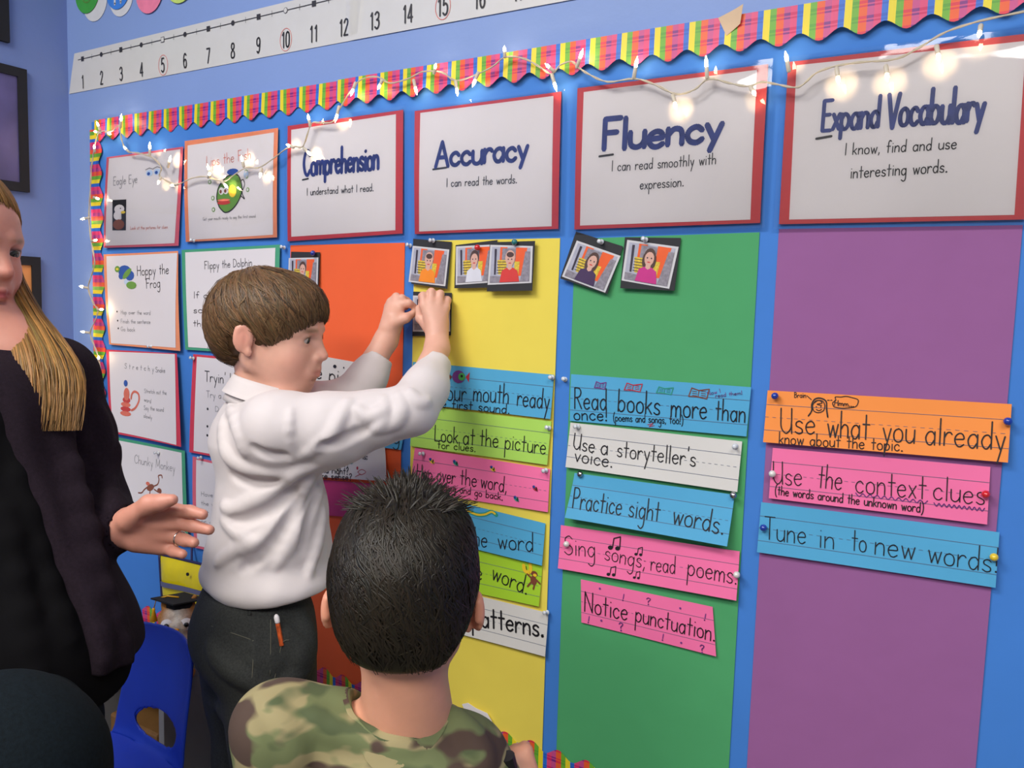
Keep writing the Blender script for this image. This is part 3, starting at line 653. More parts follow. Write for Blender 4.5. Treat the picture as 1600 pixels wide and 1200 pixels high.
strip([(1211, 698), (1548, 727), (1543, 815), (1206, 775)], S_PINK, 'pink sentence strip reading Use the context clues with wavy underlines',
      [('Use', (1213, 753), (1258, 756), 17, .09), ('the', (1282, 758), (1319, 763), 18, .09), ('context', (1340, 766), (1449, 776), 18, .09), ('clues', (1460, 777), (1540, 785), 18, .09),
       ('(the words around the unknown word)', (1216, 769), (1445, 797), 7, .2)], squig, ph=1.7, lift=.004)
strip([(1193, 782), (1562, 828), (1556, 912), (1188, 858)], S_BLUE, 'blue sentence strip reading Tune in to new words',
      [('Tune', (1199, 838), (1264, 846), 17, .09), ('in', (1284, 850), (1308, 853), 17, .09), ('to', (1334, 855), (1357, 858), 17, .09), ('new', (1370, 861), (1432, 870), 18, .09), ('words!', (1452, 873), (1562, 890), 18, .09)], ph=2.7, lift=.005)

# ------------------------------------------------------------------ pupils' photographs mounted on black paper
BLK = cm('black_paper', 40, 40, 44, rough=.75); PH = [cm('photo_white', 205, 203, 205, rough=.3, var=.02), cm('photo_wall', 172, 172, 186, rough=.3, var=.12, scale=80), cm('photo_orange', 235, 96, 40, rough=.3), cm('photo_yellow', 214, 184, 60, rough=.3, var=.3, scale=300),
      cm('photo_dark', 60, 52, 62, rough=.3), cm('photo_skin', 214, 168, 150, rough=.3), cm('photo_hair', 84, 60, 50, rough=.3), cm('photo_shirt_orange', 240, 140, 40, rough=.3), cm('photo_shirt_white', 214, 214, 222, rough=.3),
      cm('photo_shirt_red', 210, 62, 52, rough=.3), cm('photo_shirt_plum', 72, 52, 84, rough=.3), cm('photo_shirt_pink', 196, 52, 130, rough=.3), cm('photo_shirt_green', 110, 160, 70, rough=.3), cm('photo_grey', 140, 134, 142, rough=.3, var=.3, scale=200)]
def photo(back, pic, label, shirt, hair=6, longhair=False, off=.0145, bald=False, lift=.006):
    o, yf, c4 = sheet('pupil_photograph', back, off, BLK, lift=0, lin=lift, nu=5, nv=5, label=label, cat='photograph', group='pupils\' photographs pinned on the columns')
    q = [W(*p) for p in pic]
    mb = MB(); patch(mb, pic, yf, .0005, 0, 4, 4)
    def U(u, v): return quad_uv(q, u, v)
    lay = [.0009]
    def poly(uv, mi):
        lay[0] += .00006; pts = [U(*t) for t in uv]; mb.add([(p[0], yf(p[0], p[1], lay[0]), p[1]) for p in pts], [tuple(range(len(pts)))], mi)
    def el(u, v, a, b, mi): poly([(u+a*math.cos(t*PI/7), v-b*math.sin(t*PI/7)) for t in range(14)], mi)
    e = .05
    poly([(e, e), (e, 1-e), (1-e, 1-e), (1-e, e)], 1)
    poly([(.25, e), (.25, .7), (.42, .7), (.42, e)], 2); poly([(.62, e), (.6, .8), (.8, .8), (.88, e)], 2); poly([(.3, .08), (.3, .38), (.62, .38), (.62, .08)], 13)
    poly([(.2, .38), (.24, .75), (.42, .75), (.42, .38)], 3); poly([(.6, .42), (.6, .78), (.7, .78), (.72, .42)], 3)
    poly([(.84, .15), (.74, .95), (.95, .95), (.95, .15)], 13); poly([(e, .78), (e, .95), (.4, .95), (.4, .8)], 13); poly([(.12, .1), (.14, .75), (.18, .75), (.17, .1)], 4)
    for k in range(5): poly([(.2, .42+k*.07), (.2, .435+k*.07), (.42, .435+k*.07), (.42, .42+k*.07)], 4)
    if longhair: el(.5, .42, .14, .26, hair)
    poly([(.28, .95), (.32, .66), (.42, .58), (.58, .58), (.68, .66), (.73, .95)], shirt)
    poly([(.45, .52), (.45, .6), (.5, .64), (.55, .6), (.55, .52)], 5)
    el(.5, .32, .115, .2, hair if not bald else 5); el(.5, .38, .095, .17, 5)
    for s in (-1, 1): el(.5+s*.04, .36, .014, .02, 4)
    el(.5, .46, .035, .014, 9)
    if bald: el(.5, .24, .085, .07, 6)
    mb.build('print', PH, o); return yf
photo([(463, 394), (508, 395), (508, 463), (463, 457)], [(460, 404), (506, 403), (507, 456), (461, 446)], 'mounted photograph of a child in green, pinned on the orange column', 12)
photo([(653, 374), (713, 379), (709, 452), (653, 444)], [(653, 385), (710, 391), (706, 448), (649, 441)], 'mounted photograph of a child in orange, nearest the left edge of the yellow column', 7, longhair=False, bald=True)
photo([(719, 384), (784, 376), (781, 450), (720, 451)], [(720, 386), (781, 383), (779, 442), (722, 446)], 'mounted photograph of a child in a white shirt, held by a red pin', 8)
photo([(775, 380), (845, 378), (843, 455), (773, 456)], [(776, 384), (842, 386), (842, 443), (774, 446)], 'mounted photograph of a child in a red shirt, overlapping its neighbour on the yellow column', 9, bald=True, off=.020)
photo([(906, 363), (979, 386), (957, 460), (884, 436)], [(908, 377), (976, 401), (954, 458), (887, 433)], 'steeply tilted mounted photograph of a child in a dark cardigan on the green column', 10, longhair=True)
photo([(982, 372), (1069, 373), (1061, 455), (977, 451)], [(986, 376), (1066, 387), (1053, 452), (979, 439)], 'mounted photograph of a smiling child in a pink top on the green column', 11, longhair=True)
photo([(653, 456), (713, 458), (713, 524), (653, 525)], [(653, 462), (710, 464), (712, 518), (654, 518)], 'mounted photograph the boy in the white shirt is pinning up with both hands', 9, lift=.003)

# ------------------------------------------------------------------ number line
zt1 = W(115, 84.5)[1]; zt2 = W(460, 0.5)[1]; zb1 = W(109, 147)[1]; zb2 = W(559, 62)[1]; zb3 = W(860, 6.5)[1]
x0t, x0b = W(117, 84)[0], W(109, 147)[0]; xm = W(553, 63)[0]; xe = W(900, 0)[0]+.5
def lerp(a, b, t): return a+(b-a)*t
slope_t = (zt2-zt1)/(W(460, 0)[0]-W(115, 84)[0])
def ztop(x): return zt1+(x-x0t)*slope_t
def zbot(x): return zb1+(x-x0b)*(zb2-zb1)/(xm-x0b) if x < xm else zb2+(x-xm)*(zb3-zb2)/(W(860, 6.5)[0]-xm)
NLM = cm('number_line_card', 214, 212, 208, rough=.35, var=.02, coat=.3)
RC = cm('red_pencil', 226, 110, 100, var=.2, scale=200)
Xn1 = W(131, 125)[0]; Xn15 = W(693, 20)[0]; dn = (Xn15-Xn1)/14
zn1 = W(131, 138)[1]; zn15 = W(693, 25)[1]; zl1 = W(132, 92)[1]; zl10 = W(440, 18.5)[1]
for (a, b, n0, n1, lab) in ((x0b, xm, 1, 12, 'white number line strip with numerals one to twelve above the board'), (xm-.004, xe, 13, 22, 'white number line strip continuing from thirteen, running out of the frame')):
    q = [np.array([a+(x0t-x0b if n0 == 1 else 0), ztop(a)]), np.array([b, ztop(b)]), np.array([b, zbot(b)]), np.array([a, zbot(a)])]
    o, yf, c4 = sheet('number_line', q, .0015 if n0 == 1 else .0025, NLM, nu=16, nv=2, wave=.001, label=lab, cat='number line', group='number line strips')
    mb = MB(); f = lambda x, z, yf=yf: yf(x, z, .0008)
    mb2 = MB(); mb3 = MB()
    for k in range(n0, n1+1):
        x = Xn1+(k-1)*dn; z = lerp(zn1, zn15, (k-1)/14); zl = lerp(zl1, zl10, (k-1)/9)
        s = str(k); hh = .031; ww = .0135*len(s)-.002*(len(s)-1)
        xx = x-ww/2
        for ch in s:
            w_, st = glyph(ch)
            for pts, kk in st: ribbon(mb, [(xx+.001+(p[0]-(0 if ch != '1' else -.6))*.0034, z+p[1]*hh/8) for p in pts], .0036, f)
            xx += .0127
        # markers: circles on even, squares on odd numbers, hollow on multiples of five
        if k % 5 == 0:
            (blob if k % 2 == 0 else (lambda mb_, c, rx, rz, f_, mi=0, lift=0: mb_.add([(c[0]+i*rx, f_(*c)-lift, c[1]+j*rz) for i, j in ((-1, -1), (1, -1), (1, 1), (-1, 1))], [(0, 1, 2, 3)], mi)))(mb2, (x, zl), .0062, .0062, f, 0, lift=.0001)
            (blob if k % 2 == 0 else (lambda mb_, c, rx, rz, f_, mi=0, lift=0: mb_.add([(c[0]+i*rx, f_(*c)-lift, c[1]+j*rz) for i, j in ((-1, -1), (1, -1), (1, 1), (-1, 1))], [(0, 1, 2, 3)], mi)))(mb2, (x, zl), .005, .005, f, 1, lift=.0004)
            cc = [(x+.017*math.cos(t*PI/12)+.001, z+hh/2+.023*math.sin(t*PI/12)) for t in range(25)]
            ribbon(mb3, cc, .0011, f, 0)
        elif k % 2 == 0: blob(mb2, (x, zl), .0058, .0058, f, 0, lift=.0002)
        else: mb2.add([(x+i*.0058, f(x, zl)-.0002, zl+j*.0058) for i, j in ((-1, -1), (1, -1), (1, 1), (-1, 1))], [(0, 1, 2, 3)], 0)
        zl_ = lerp(zl1, zl10, (k-.5)/9); ribbon(mb2, [(x+dn/2, zl_-.006), (x+dn/2, zl_+.006)], .0009, f, 0)
    xa_, xb_ = (Xn1-.02 if n0 == 1 else a), (b-.001)
    g = lambda x: lerp(zl1, zl10, (x-Xn1)/dn/9)
    ribbon(mb2, [(lerp(xa_, xb_, t/12), g(lerp(xa_, xb_, t/12))) for t in range(13)], .0018, f, 0)
    clusters(mb, .004, 'numeral', PRINT, o); mb2.build('line_markers', [PRINT, NLM], o); clusters(mb3, .003, 'pencil_circle', RC, o)
mb = MB(); patch(mb, [(545, 0), (568, 0), (562, 52), (545, 56)], lambda x, z, e=0: -.0062-.0012*math.sin(x*160), nu=8, nv=6); tag(mb.build('clear_tape', FILM, smooth=True), 'piece of shiny clear tape joining the number line after twelve', 'tape')
o, _, _ = sheet('masking_tape', [(1128, 34), (1168, 14), (1163, 44), (1141, 62)], .0185, cm('masking_tape', 214, 184, 150, rough=.6), nu=4, nv=4, label='crumpled beige tape over the top plaid border', cat='tape', side=.006)

# ------------------------------------------------------------------ paper circles at the top left
CW = cm('circle_white', 214, 214, 216, rough=.6)
for (px, py, r, col_, wx, wy, wr, lab, extra) in (
    (138, -12, .052, (62, 160, 62), 149, 0, .052, 'green paper circle with a smiling face, left end of the row of circles', 'face'),
    (186, -18, .050, (60, 130, 220), 190, -6, .048, 'blue paper circle with a white letter beside the green one', 'H'),
    (235, -14, .052, (240, 130, 160), 232, -20, .050, 'pink paper circle between the blue and the lime circles', ''),
    (283, -34, .056, (196, 220, 110), 284, -42, .053, 'pale lime paper circle at the right end of the row of circles', '')):
    c = W(px, py); w = W(wx, wy); root = thing('paper_circle', (w[0], 0, w[1]), lab, 'paper circle', 'row of paper circles above the number line')
    def disc(c, r, y, h=.0006):
        mb = MB(); n = 32; q = [(c[0]+r*math.cos(2*PI*i/n), c[1]+r*math.sin(2*PI*i/n)) for i in range(n)]
        mb.add([(p[0], y, p[1]) for p in q]+[(p[0], y-h, p[1]) for p in q], [tuple(range(n))[::-1], tuple(range(n, 2*n))]+[(i, n+i, n+(i+1) % n, (i+1) % n) for i in range(n)]); return mb
    disc(w, wr, -.001).build('white_backing', CW, root); disc(c, r, -.003).build('coloured_face', mat('circle_%d' % px, srgb(*col_), rough=.6, var=.1, scale=40), root)
    if extra == 'face':
        mb = MB(); cc = [(c[0]+.022*math.cos(PI*(1.1+.8*t/10)), c[1]-.004+.022*math.sin(PI*(1.1+.8*t/10))) for t in range(11)]; ribbon(mb, cc, .003, lambda x, z: -.0042)
        for s in (-1, 1): blob(mb, (c[0]+s*.014, c[1]+.014), .004, .006, lambda x, z: -.0042)
        mb.build('drawn_face', INKS[3], root)
    if extra == 'H':
        mb = MB()
        for q in ([(c[0]-.012, c[1]-.036), (c[0]-.012, c[1]+.01)], [(c[0]+.012, c[1]-.036), (c[0]+.012, c[1]+.01)], [(c[0]-.012, c[1]-.014), (c[0]+.012, c[1]-.014)]): ribbon(mb, q, .007, lambda x, z: -.0042)
        mb.build('cut_letter', CW, root)

# ------------------------------------------------------------------ framed art on the left wall
def art(c_top_r, zlow_px, y_far, mats_, label, mw):
    """right edge top/bottom pixels on the side wall; extends toward the camera"""
    a = LW(*c_top_r); b = LW(*zlow_px); y1 = (a[1]+b[1])/2; z1, z0 = a[2], b[2]; y0 = y1-y_far
    root = thing('framed_artwork', (XC, (y0+y1)/2, z0), label, 'artwork', 'black-framed artworks on the side wall')
    mb = MB(); fw = mw; x0, x1 = XC, XC+.012
    for lo, hi in (((y0, z0), (y1, z0+fw)), ((y0, z1-fw), (y1, z1)), ((y0, z0+fw), (y0+fw, z1-fw)), ((y1-fw, z0+fw), (y1, z1-fw))): mb.box((x0, lo[0], lo[1]), (x1, hi[0], hi[1]))
    mb.build('mat_frame', cm('black_mat', 24, 22, 26, rough=.7), root)
    MB().box((x0, y0+fw, z0+fw), (x1-.005, y1-fw, z1-fw)).build('picture', mats_, root)
art((11, -60), (9, 67), .5, mat('art_teal', srgb(30, 120, 100), var=.6, scale=9, rough=.6), 'black-framed teal artwork on the side wall, cut by the top left corner of the photo', .03)
art((39, 110), (42, 301), .5, mat('art_violet', srgb(92, 84, 132), var=.35, scale=9, rough=.35), 'black-framed violet and blue artwork on the side wall above the woman', .022)
art((60, 402), (63, 560), .5, mat('art_orange', srgb(214, 140, 80), var=.2, scale=7, rough=.5), 'black-framed orange artwork on the side wall behind the woman\'s hair', .022)

# ------------------------------------------------------------------ push pins
PC = cm('clear_plastic', 214, 218, 224, rough=.08, var=0, coat=1); 
PINC = {'clear': PC, 'blue': cm('blue_plastic', 28, 58, 160, rough=.15, var=0, coat=1), 'white': cm('white_plastic', 224, 222, 216, rough=.2, var=0, coat=1), 'red': cm('red_plastic', 214, 30, 36, rough=.15, var=0, coat=1),
        'silver': mat('silver_metal', (.5, .5, .5), rough=.18, metal=1, var=0), 'yellow': cm('yellow_plastic', 236, 200, 40, rough=.2, var=0, coat=1), 'teal': cm('teal_plastic', 30, 120, 120, rough=.15, var=0, coat=1)}
STEEL = mat('steel', (.6, .6, .6), rough=.25, metal=1, var=0)
def pin(px, py, col, label, off=.017):
    c = P(px, py, -off); c = np.array([c[0], -off, c[2]])
    root = thing('push_pin', c, label, 'push pin', 'push pins on the board')
    ax = (random.uniform(-.15, .15), -1, random.uniform(-.05, .3))
    if col == 'clear': prof = [(.0045, 0), (.0045, .001), (.0022, .002), (.002, .007), (.0035, .0085), (.0037, .0098), (.0005, .0102)]
    elif col == 'silver': prof = [(.0005, 0), (.0052, .001), (.0056, .0022), (.004, .0045), (.0012, .0055)]
    else: prof = [(.0015, 0), (.0035, .001), (.005, .0035), (.0055, .006), (.0045, .009), (.0022, .0108), (.0004, .0113)]
    MB().lathe(c, ax, prof, 12).build('pin_head', PINC[col], root, smooth=True)
    MB().tube([c, c+np.array([0, .006, 0])], .0005, 5).build('pin_point', STEEL, root)
for a in ((677, 376, 'clear', 'clear push pin in the photograph of the child in orange'), (749, 388, 'red', 'red push pin in the photograph of the child in the white shirt', .019), (806, 380, 'teal', 'teal push pin in the photograph of the child in the red shirt', .021),
    (940, 378, 'clear', 'clear push pin in the steeply tilted photograph'), (1009, 375, 'clear', 'clear push pin in the photograph of the child in the pink top'), (492, 396, 'blue', 'blue push pin in the photograph on the orange column'),
    (863, 590, 'clear', 'clear push pin at the right end of the mouth ready strip'), (883, 593, 'clear', 'clear push pin in the blue gap beside the mouth ready strip', .011), (858, 669, 'clear', 'clear push pin at the right end of the Look at the picture strip'),
    (661, 709, 'clear', 'clear push pin at the left end of the Hop over the word strip'), (853, 735, 'clear', 'clear push pin at the right end of the Hop over the word strip'), (855, 957, 'clear', 'clear push pin at the right end of the patterns strip'),
    (903, 667, 'clear', 'clear push pin at the left end of the storyteller strip'), (1149, 697, 'clear', 'clear push pin at the right end of the storyteller strip'), (907, 741, 'silver', 'silver push pin at the left end of the Practice sight words strip'),
    (1146, 774, 'silver', 'silver push pin at the right end of the Practice sight words strip', .022), (887, 849, 'white', 'white push pin at the left end of the Sing songs strip'), (1153, 897, 'white', 'white push pin at the right end of the Sing songs strip', .019),
    (1213, 620, 'blue', 'blue push pin at the left end of the orange strip'), (1574, 659, 'blue', 'blue push pin at the right end of the orange strip'), (1209, 741, 'white', 'white push pin at the left end of the context clues strip'),
    (1540, 772, 'red', 'red push pin at the right end of the context clues strip'), (1194, 824, 'blue', 'blue push pin at the left end of the Tune in strip'), (1554, 869, 'yellow', 'yellow push pin at the right end of the Tune in strip'),
    (236, 541, 'clear', 'clear push pin between the Hoppy and Stretchy posters'), (247, 708, 'clear', 'clear push pin above the Chunky Monkey title'), (302, 560, 'clear', 'clear push pin left of the Tryin\' poster'), (314, 715, 'clear', 'clear push pin at the corner of the Det poster'),
    (303, 376, 'clear', 'clear push pin at the bottom left corner of the fish poster'), (444, 387, 'clear', 'clear push pin at the top right corner of the Flippy poster'), (641, 384, 'clear', 'clear push pin at the top right corner of the orange column', .0115)):
    pin(*a)

# ------------------------------------------------------------------ string of mini lights
WIREM = cm('cream_wire', 196, 184, 160, rough=.35, var=.05); SOCK = cm('cream_socket', 205, 196, 178, rough=.4)
def bulbmat():
    m = bpy.data.materials.new('glowing_bulb'); m.use_nodes = True; b = m.node_tree.nodes['Principled BSDF']
    b.inputs['Base Color'].default_value = (1, .85, .6, 1); b.inputs['Emission Color'].default_value = (1, .74, .42, 1); b.inputs['Emission Strength'].default_value = 32; return m
BULB = bulbmat()
lights = thing('string_lights', P(600, 125, -.02), 'glowing mini lights on cream wire draped over the top and left of the board', 'string lights')
wire = [(1640, 8), (1600, 18), (1530, 33), (1478, 50), (1440, 72), (1400, 92), (1345, 97), (1307, 103), (1275, 114), (1248, 136), (1215, 132), (1190, 128), (1170, 135), (1140, 130), (1108, 123), (1085, 140), (1056, 147), (1025, 133), (992, 123), (950, 128), (920, 116), (902, 104), (893, 96), (875, 102), (862, 116), (845, 106), (820, 92), (790, 89), (770, 104), (745, 116), (713, 126), (690, 113), (660, 112), (640, 122), (610, 130), (590, 120), (565, 124), (548, 142), (532, 168), (520, 190), (500, 192), (486, 194), (474, 228), (462, 229), (448, 232), (424, 250), (404, 262), (385, 262), (366, 273), (350, 283), (320, 276), (298, 279), (276, 288), (250, 276), (252, 262), (238, 246), (215, 239), (198, 236), (190, 218), (186, 196), (175, 205), (160, 205), (152, 213), (147, 235), (143, 262), (141, 300), (139, 340), (143, 380), (148, 410), (143, 430), (138, 450), (146, 474), (153, 484), (149, 500), (141, 520), (148, 542), (155, 562), (158, 590), (162, 640), (168, 700), (176, 780)]
def wy(px): return -.031 - (.004*max(0, min(1, (px-850)/400)))
wp = [P(x, y, wy(x)) for x, y in wire]; wp = smooth_line(wp, 4)
tw1, tw2 = [], []
for i, p in enumerate(wp):
    a = i*1.1; o = np.array([math.cos(a)*.0009, math.sin(a)*.0012, math.sin(a)*.0011]); tw1.append(p+o); tw2.append(p-o)
mb = MB(); mb.tube(tw1, .0011, 5); mb.tube(tw2, .0011, 5); mb.build('wire', WIREM, lights, smooth=True)
bulbs = [((1533, 38), (1530, 55)), ((1463, 70), (1468, 98)), ((1384, 101), (1387, 128)), ((1307, 105), (1311, 133)), ((1233, 113), (1227, 80)), ((1172, 136), (1180, 148)), ((1105, 124), (1103, 87)), ((1051, 148), (1057, 172)),
 ((990, 124), (996, 88)), ((901, 107), (911, 76)), ((862, 116), (871, 146)), ((866, 112), (857, 104)), ((789, 91), (788, 72)), ((748, 112), (738, 136)), ((712, 126), (715, 150)), ((678, 116), (681, 100)), ((646, 124), (652, 150)), ((598, 124), (590, 140)), ((556, 128), (548, 150)),
 ((530, 165), (523, 194)), ((485, 198), (481, 178)), ((460, 231), (448, 226)), ((474, 231), (492, 248)), ((409, 262), (406, 278)), ((381, 262), (377, 243)), ((345, 282), (366, 304)), ((329, 276), (324, 256)), ((278, 288), (266, 290)), ((252, 276), (246, 288)), ((262, 262), (267, 243)),
 ((234, 244), (234, 222)), ((202, 238), (193, 229)), ((188, 200), (190, 177)), ((165, 206), (174, 210)), ((157, 205), (151, 190)), ((158, 208), (150, 206)), ((148, 238), (147, 228)), ((146, 308), (158, 312)), ((140, 340), (119, 344)), ((143, 377), (154, 374)), ((138, 450), (119, 446)), ((152, 484), (165, 483)), ((140, 520), (126, 518)), ((154, 566), (154, 556)), ((325, 278), (328, 270))]
tmpl = {}
for (b, t) in bulbs:
    a = P(b[0], b[1], wy(b[0])); e = P(t[0], t[1], wy(t[0])-.006); ax = e-a; L = np.linalg.norm(ax); ax /= L
    L = min(max(L, .020), .034)
    s = MB().lathe(a, ax, [(.0022, 0), (.0032, .002), (.003, L*.5), (.0022, L*.5+.001)], 8).build('socket', SOCK, lights, smooth=True)
    MB().lathe(a+ax*L*.5, ax, [(.002, 0), (.0026, .003), (.0026, L*.5*.55), (.0012, L*.5*.8), (.0003, L*.5)], 8).build('bulb', BULB, s, smooth=True)

# ================================================================== modelling by distance field (surface nets)
def nrm(v): v = np.array(v, float); return v/(np.linalg.norm(v)+1e-12)
class Field:
    def __init__(s, lo, hi, h):
        s.lo = np.array(lo, float); s.h = h; s.n = np.ceil((np.array(hi)-s.lo)/h).astype(int)+1
        s.F = np.full(tuple(s.n), .05, np.float32); s.M = np.eye(3); s.T = np.zeros(3); s.S = 1.
    def frame(s, T, M=None, S=1.):          # local -> world: T + S*M@p
        s.T = np.array(T, float); s.M = np.eye(3) if M is None else np.array(M, float); s.S = S
    def w(s, p): return s.T+s.S*(s.M@np.array(p, float))
    def sub(s, lo, hi):
        a = np.clip(np.floor((lo-s.lo)/s.h).astype(int), 0, s.n); b = np.clip(np.ceil((hi-s.lo)/s.h).astype(int)+1, 0, s.n)
        if (b <= a).any(): return None
        sl = tuple(slice(int(i), int(j)) for i, j in zip(a, b))
        g = [s.lo[k]+s.h*np.arange(a[k], b[k]) for k in range(3)]
        X, Y, Z = np.meshgrid(*g, indexing='ij', sparse=True); return sl, X, Y, Z
    def comb(s, sl, d, k, op):
        A = s.F[sl]; d = d.astype(np.float32)
        if op == 'sub': d = -d; B = -A; 
        if op == 'add':
            h = np.maximum(k-np.abs(A-d), 0)/max(k, 1e-6); s.F[sl] = np.minimum(A, d)-h*h*k*.25
        elif op == 'sub':                   # smooth max(A, -d)
            h = np.maximum(k-np.abs(A-d), 0)/max(k, 1e-6); s.F[sl] = np.maximum(A, d)+h*h*k*.25
    def cap(s, a, b, ra, rb=None, k=.01, op='add', ax=None, fl=1., m=None):
        """tapered capsule; ax/fl: squash factor along an axis (fl>1 makes it thinner that way)"""
        if rb is None: rb = ra
        a, b = s.w(a), s.w(b); ra, rb, k = ra*s.S, rb*s.S, k*s.S
        R = max(ra, rb)+(k*1.2 if m is None else m)+2*s.h
        q = s.sub(np.minimum(a, b)-R, np.maximum(a, b)+R)
        if q is None: return
        sl, X, Y, Z = q; ab = b-a
        if ax is not None:
            A = nrm(s.M@np.array(ax, float)); c = (fl-1)
            dx, dy, dz = X-a[0], Y-a[1], Z-a[2]; pa = (dx*A[0]+dy*A[1]+dz*A[2])*c
            dx, dy, dz = dx+pa*A[0], dy+pa*A[1], dz+pa*A[2]; ab = ab+c*np.dot(ab, A)*A
        else: dx, dy, dz = X-a[0], Y-a[1], Z-a[2]
        t = np.clip((dx*ab[0]+dy*ab[1]+dz*ab[2])/(ab@ab+1e-12), 0, 1)
        d = np.sqrt((dx-t*ab[0])**2+(dy-t*ab[1])**2+(dz-t*ab[2])**2)-(ra+(rb-ra)*t)
        s.comb(sl, d, k, op)
    def chain(s, pts, rs, k=.01, op='add', **kw):
        for i in range(len(pts)-1): s.cap(pts[i], pts[i+1], rs[i], rs[i+1], k, op, **kw)
    def ell(s, c, r, k=.01, op='add', R=None, m=None):
        c = s.w(c); r = np.array(r, float)*s.S; k *= s.S; Q = s.M if R is None else s.M@np.array(R, float)
        e = np.sqrt(((Q*r)**2).sum(1))+(k*1.2 if m is None else m)+2*s.h
        q = s.sub(c-e, c+e)
        if q is None: return
        sl, X, Y, Z = q; dx, dy, dz = X-c[0], Y-c[1], Z-c[2]
        p = [(dx*Q[0, i]+dy*Q[1, i]+dz*Q[2, i]) for i in range(3)]
        k0 = np.sqrt(sum((p[i]/r[i])**2 for i in range(3))); k1 = np.sqrt(sum((p[i]/r[i]**2)**2 for i in range(3)))
        d = k0*(k0-1)/(k1+1e-9); s.comb(sl, d, k, op)
    def plane(s, p, n, k=.003, lo=None, hi=None):   # removes the side the normal points to
        p, n = s.w(p), nrm(s.M@np.array(n, float))
        L = s.lo if lo is None else np.array(lo); H = s.lo+s.h*(s.n-1) if hi is None else np.array(hi)
        q = s.sub(L, H)
        if q is None: return
        sl, X, Y, Z = q; d = (X-p[0])*n[0]+(Y-p[1])*n[1]+(Z-p[2])*n[2]
        A = s.F[sl]; h = np.maximum(k-np.abs(A-d), 0)/k; s.F[sl] = np.maximum(A, d)+h*h*k*.25
    def val(s, P_):
        q = (np.asarray(P_, float)-s.lo)/s.h; i = np.clip(np.floor(q).astype(int), 0, s.n-2); f = np.clip(q-i, 0, 1); o = 0
        for a in (0, 1):
            for b in (0, 1):
                for c in (0, 1):
                    w_ = (f[..., 0] if a else 1-f[..., 0])*(f[..., 1] if b else 1-f[..., 1])*(f[..., 2] if c else 1-f[..., 2])
                    o = o+w_*s.F[i[..., 0]+a, i[..., 1]+b, i[..., 2]+c]
        return o
    def snap(s, px, py, d0=.4, d1=2.4):     # first hit of the sight line through a pixel with the surface
        v = ray(px, py); ds = np.arange(d0, d1, s.h*.7); Q = CAM+ds[:, None]*v
        ok = ((Q > s.lo) & (Q < s.lo+s.h*(s.n-1))).all(1); f = np.where(ok, s.val(Q), 1)
        i = np.nonzero(f < 0)[0]
        return None if len(i) == 0 else Q[i[0]]
    def fold(s, pts, r, sink=.55, k=.02, valley=False):
        """a cloth fold along pixels snapped to the surface"""
        q = [s.snap(*p) for p in pts]; q = [p for p in q if p is not None]
        if len(q) < 2: return
        q = smooth_line(q, 3); n = len(q); M0, T0, S0 = s.M, s.T, s.S; s.frame((0, 0, 0))
        rs = [r*(.35+.65*math.sin(PI*(i+.5)/n)) for i in range(n)]
        q = [p+nrm(p-CAM)*(rr*sink if not valley else -rr*.35) for p, rr in zip(q, rs)]
        for i in range(n-1): s.cap(q[i], q[i+1], rs[i], rs[i+1], k, 'sub' if valley else 'add')
        s.M, s.T, s.S = M0, T0, S0
    def noise(s, amp, freq, seed=0):
        rs = np.random.RandomState(seed); q = s.sub(s.lo, s.lo+s.h*(s.n-1)); sl, X, Y, Z = q; o = 0
        for i in range(5):
            v = rs.normal(size=3); v = v/np.linalg.norm(v)*freq*(.6+.8*rs.rand()); o = o+np.sin(X*v[0]+Y*v[1]+Z*v[2]+rs.rand()*6)
        s.F[sl] += (amp*o/2.2).astype(np.float32)
    def mesh(s):
        F = s.F; S = F < 0; n = s.n
        c = np.zeros(tuple(n-1), np.uint8)
        for a in (0, 1):
            for b in (0, 1):
                for d in (0, 1): c += S[a:n[0]-1+a, b:n[1]-1+b, d:n[2]-1+d]
        act = (c > 0) & (c < 8); I = np.argwhere(act); idx = np.full(act.shape, -1, np.int64); idx[act] = np.arange(len(I))
        pos = np.zeros((len(I), 3)); cnt = np.zeros(len(I))
        corners = [(a, b, d) for a in (0, 1) for b in (0, 1) for d in (0, 1)]
        V = {c_: F[I[:, 0]+c_[0], I[:, 1]+c_[1], I[:, 2]+c_[2]].astype(float) for c_ in corners}
        for c0 in corners:
            for ax in range(3):
                if c0[ax] == 0:
                    c1 = list(c0); c1[ax] = 1; c1 = tuple(c1); a, b = V[c0], V[c1]; m = (a < 0) != (b < 0)
                    t = np.where(m, a/(a-b+1e-20), 0); p = np.array(c0, float)[None, :].repeat(len(I), 0); p[:, ax] = t
                    pos[m] += p[m]; cnt[m] += 1
        verts = s.lo+s.h*(I+pos/cnt[:, None]); faces = []
        for ax in range(3):
            u, v = (ax+1) % 3, (ax+2) % 3
            sl0 = [slice(1, None)]*3; sl0[ax] = slice(0, -1); sl1 = [slice(1, None)]*3; sl1[ax] = slice(1, None)
            sl0 = [slice(1, n[k]-1) if k != ax else slice(0, n[k]-1) for k in range(3)]; sl1 = [slice(1, n[k]-1) if k != ax else slice(1, n[k]) for k in range(3)]
            A, B = S[tuple(sl0)], S[tuple(sl1)]; m = A != B; E_ = np.argwhere(m); fl = A[m]
            E_ = E_+np.array([0 if k == ax else 1 for k in range(3)])
            def cell(du, dv):
                q = E_.copy(); q[:, u] -= du; q[:, v] -= dv; return idx[q[:, 0], q[:, 1], q[:, 2]]
            Q = np.stack([cell(1, 1), cell(0, 1), cell(0, 0), cell(1, 0)], 1); Q[~fl] = Q[~fl][:, ::-1]; faces.append(Q)
        return verts, np.concatenate(faces)
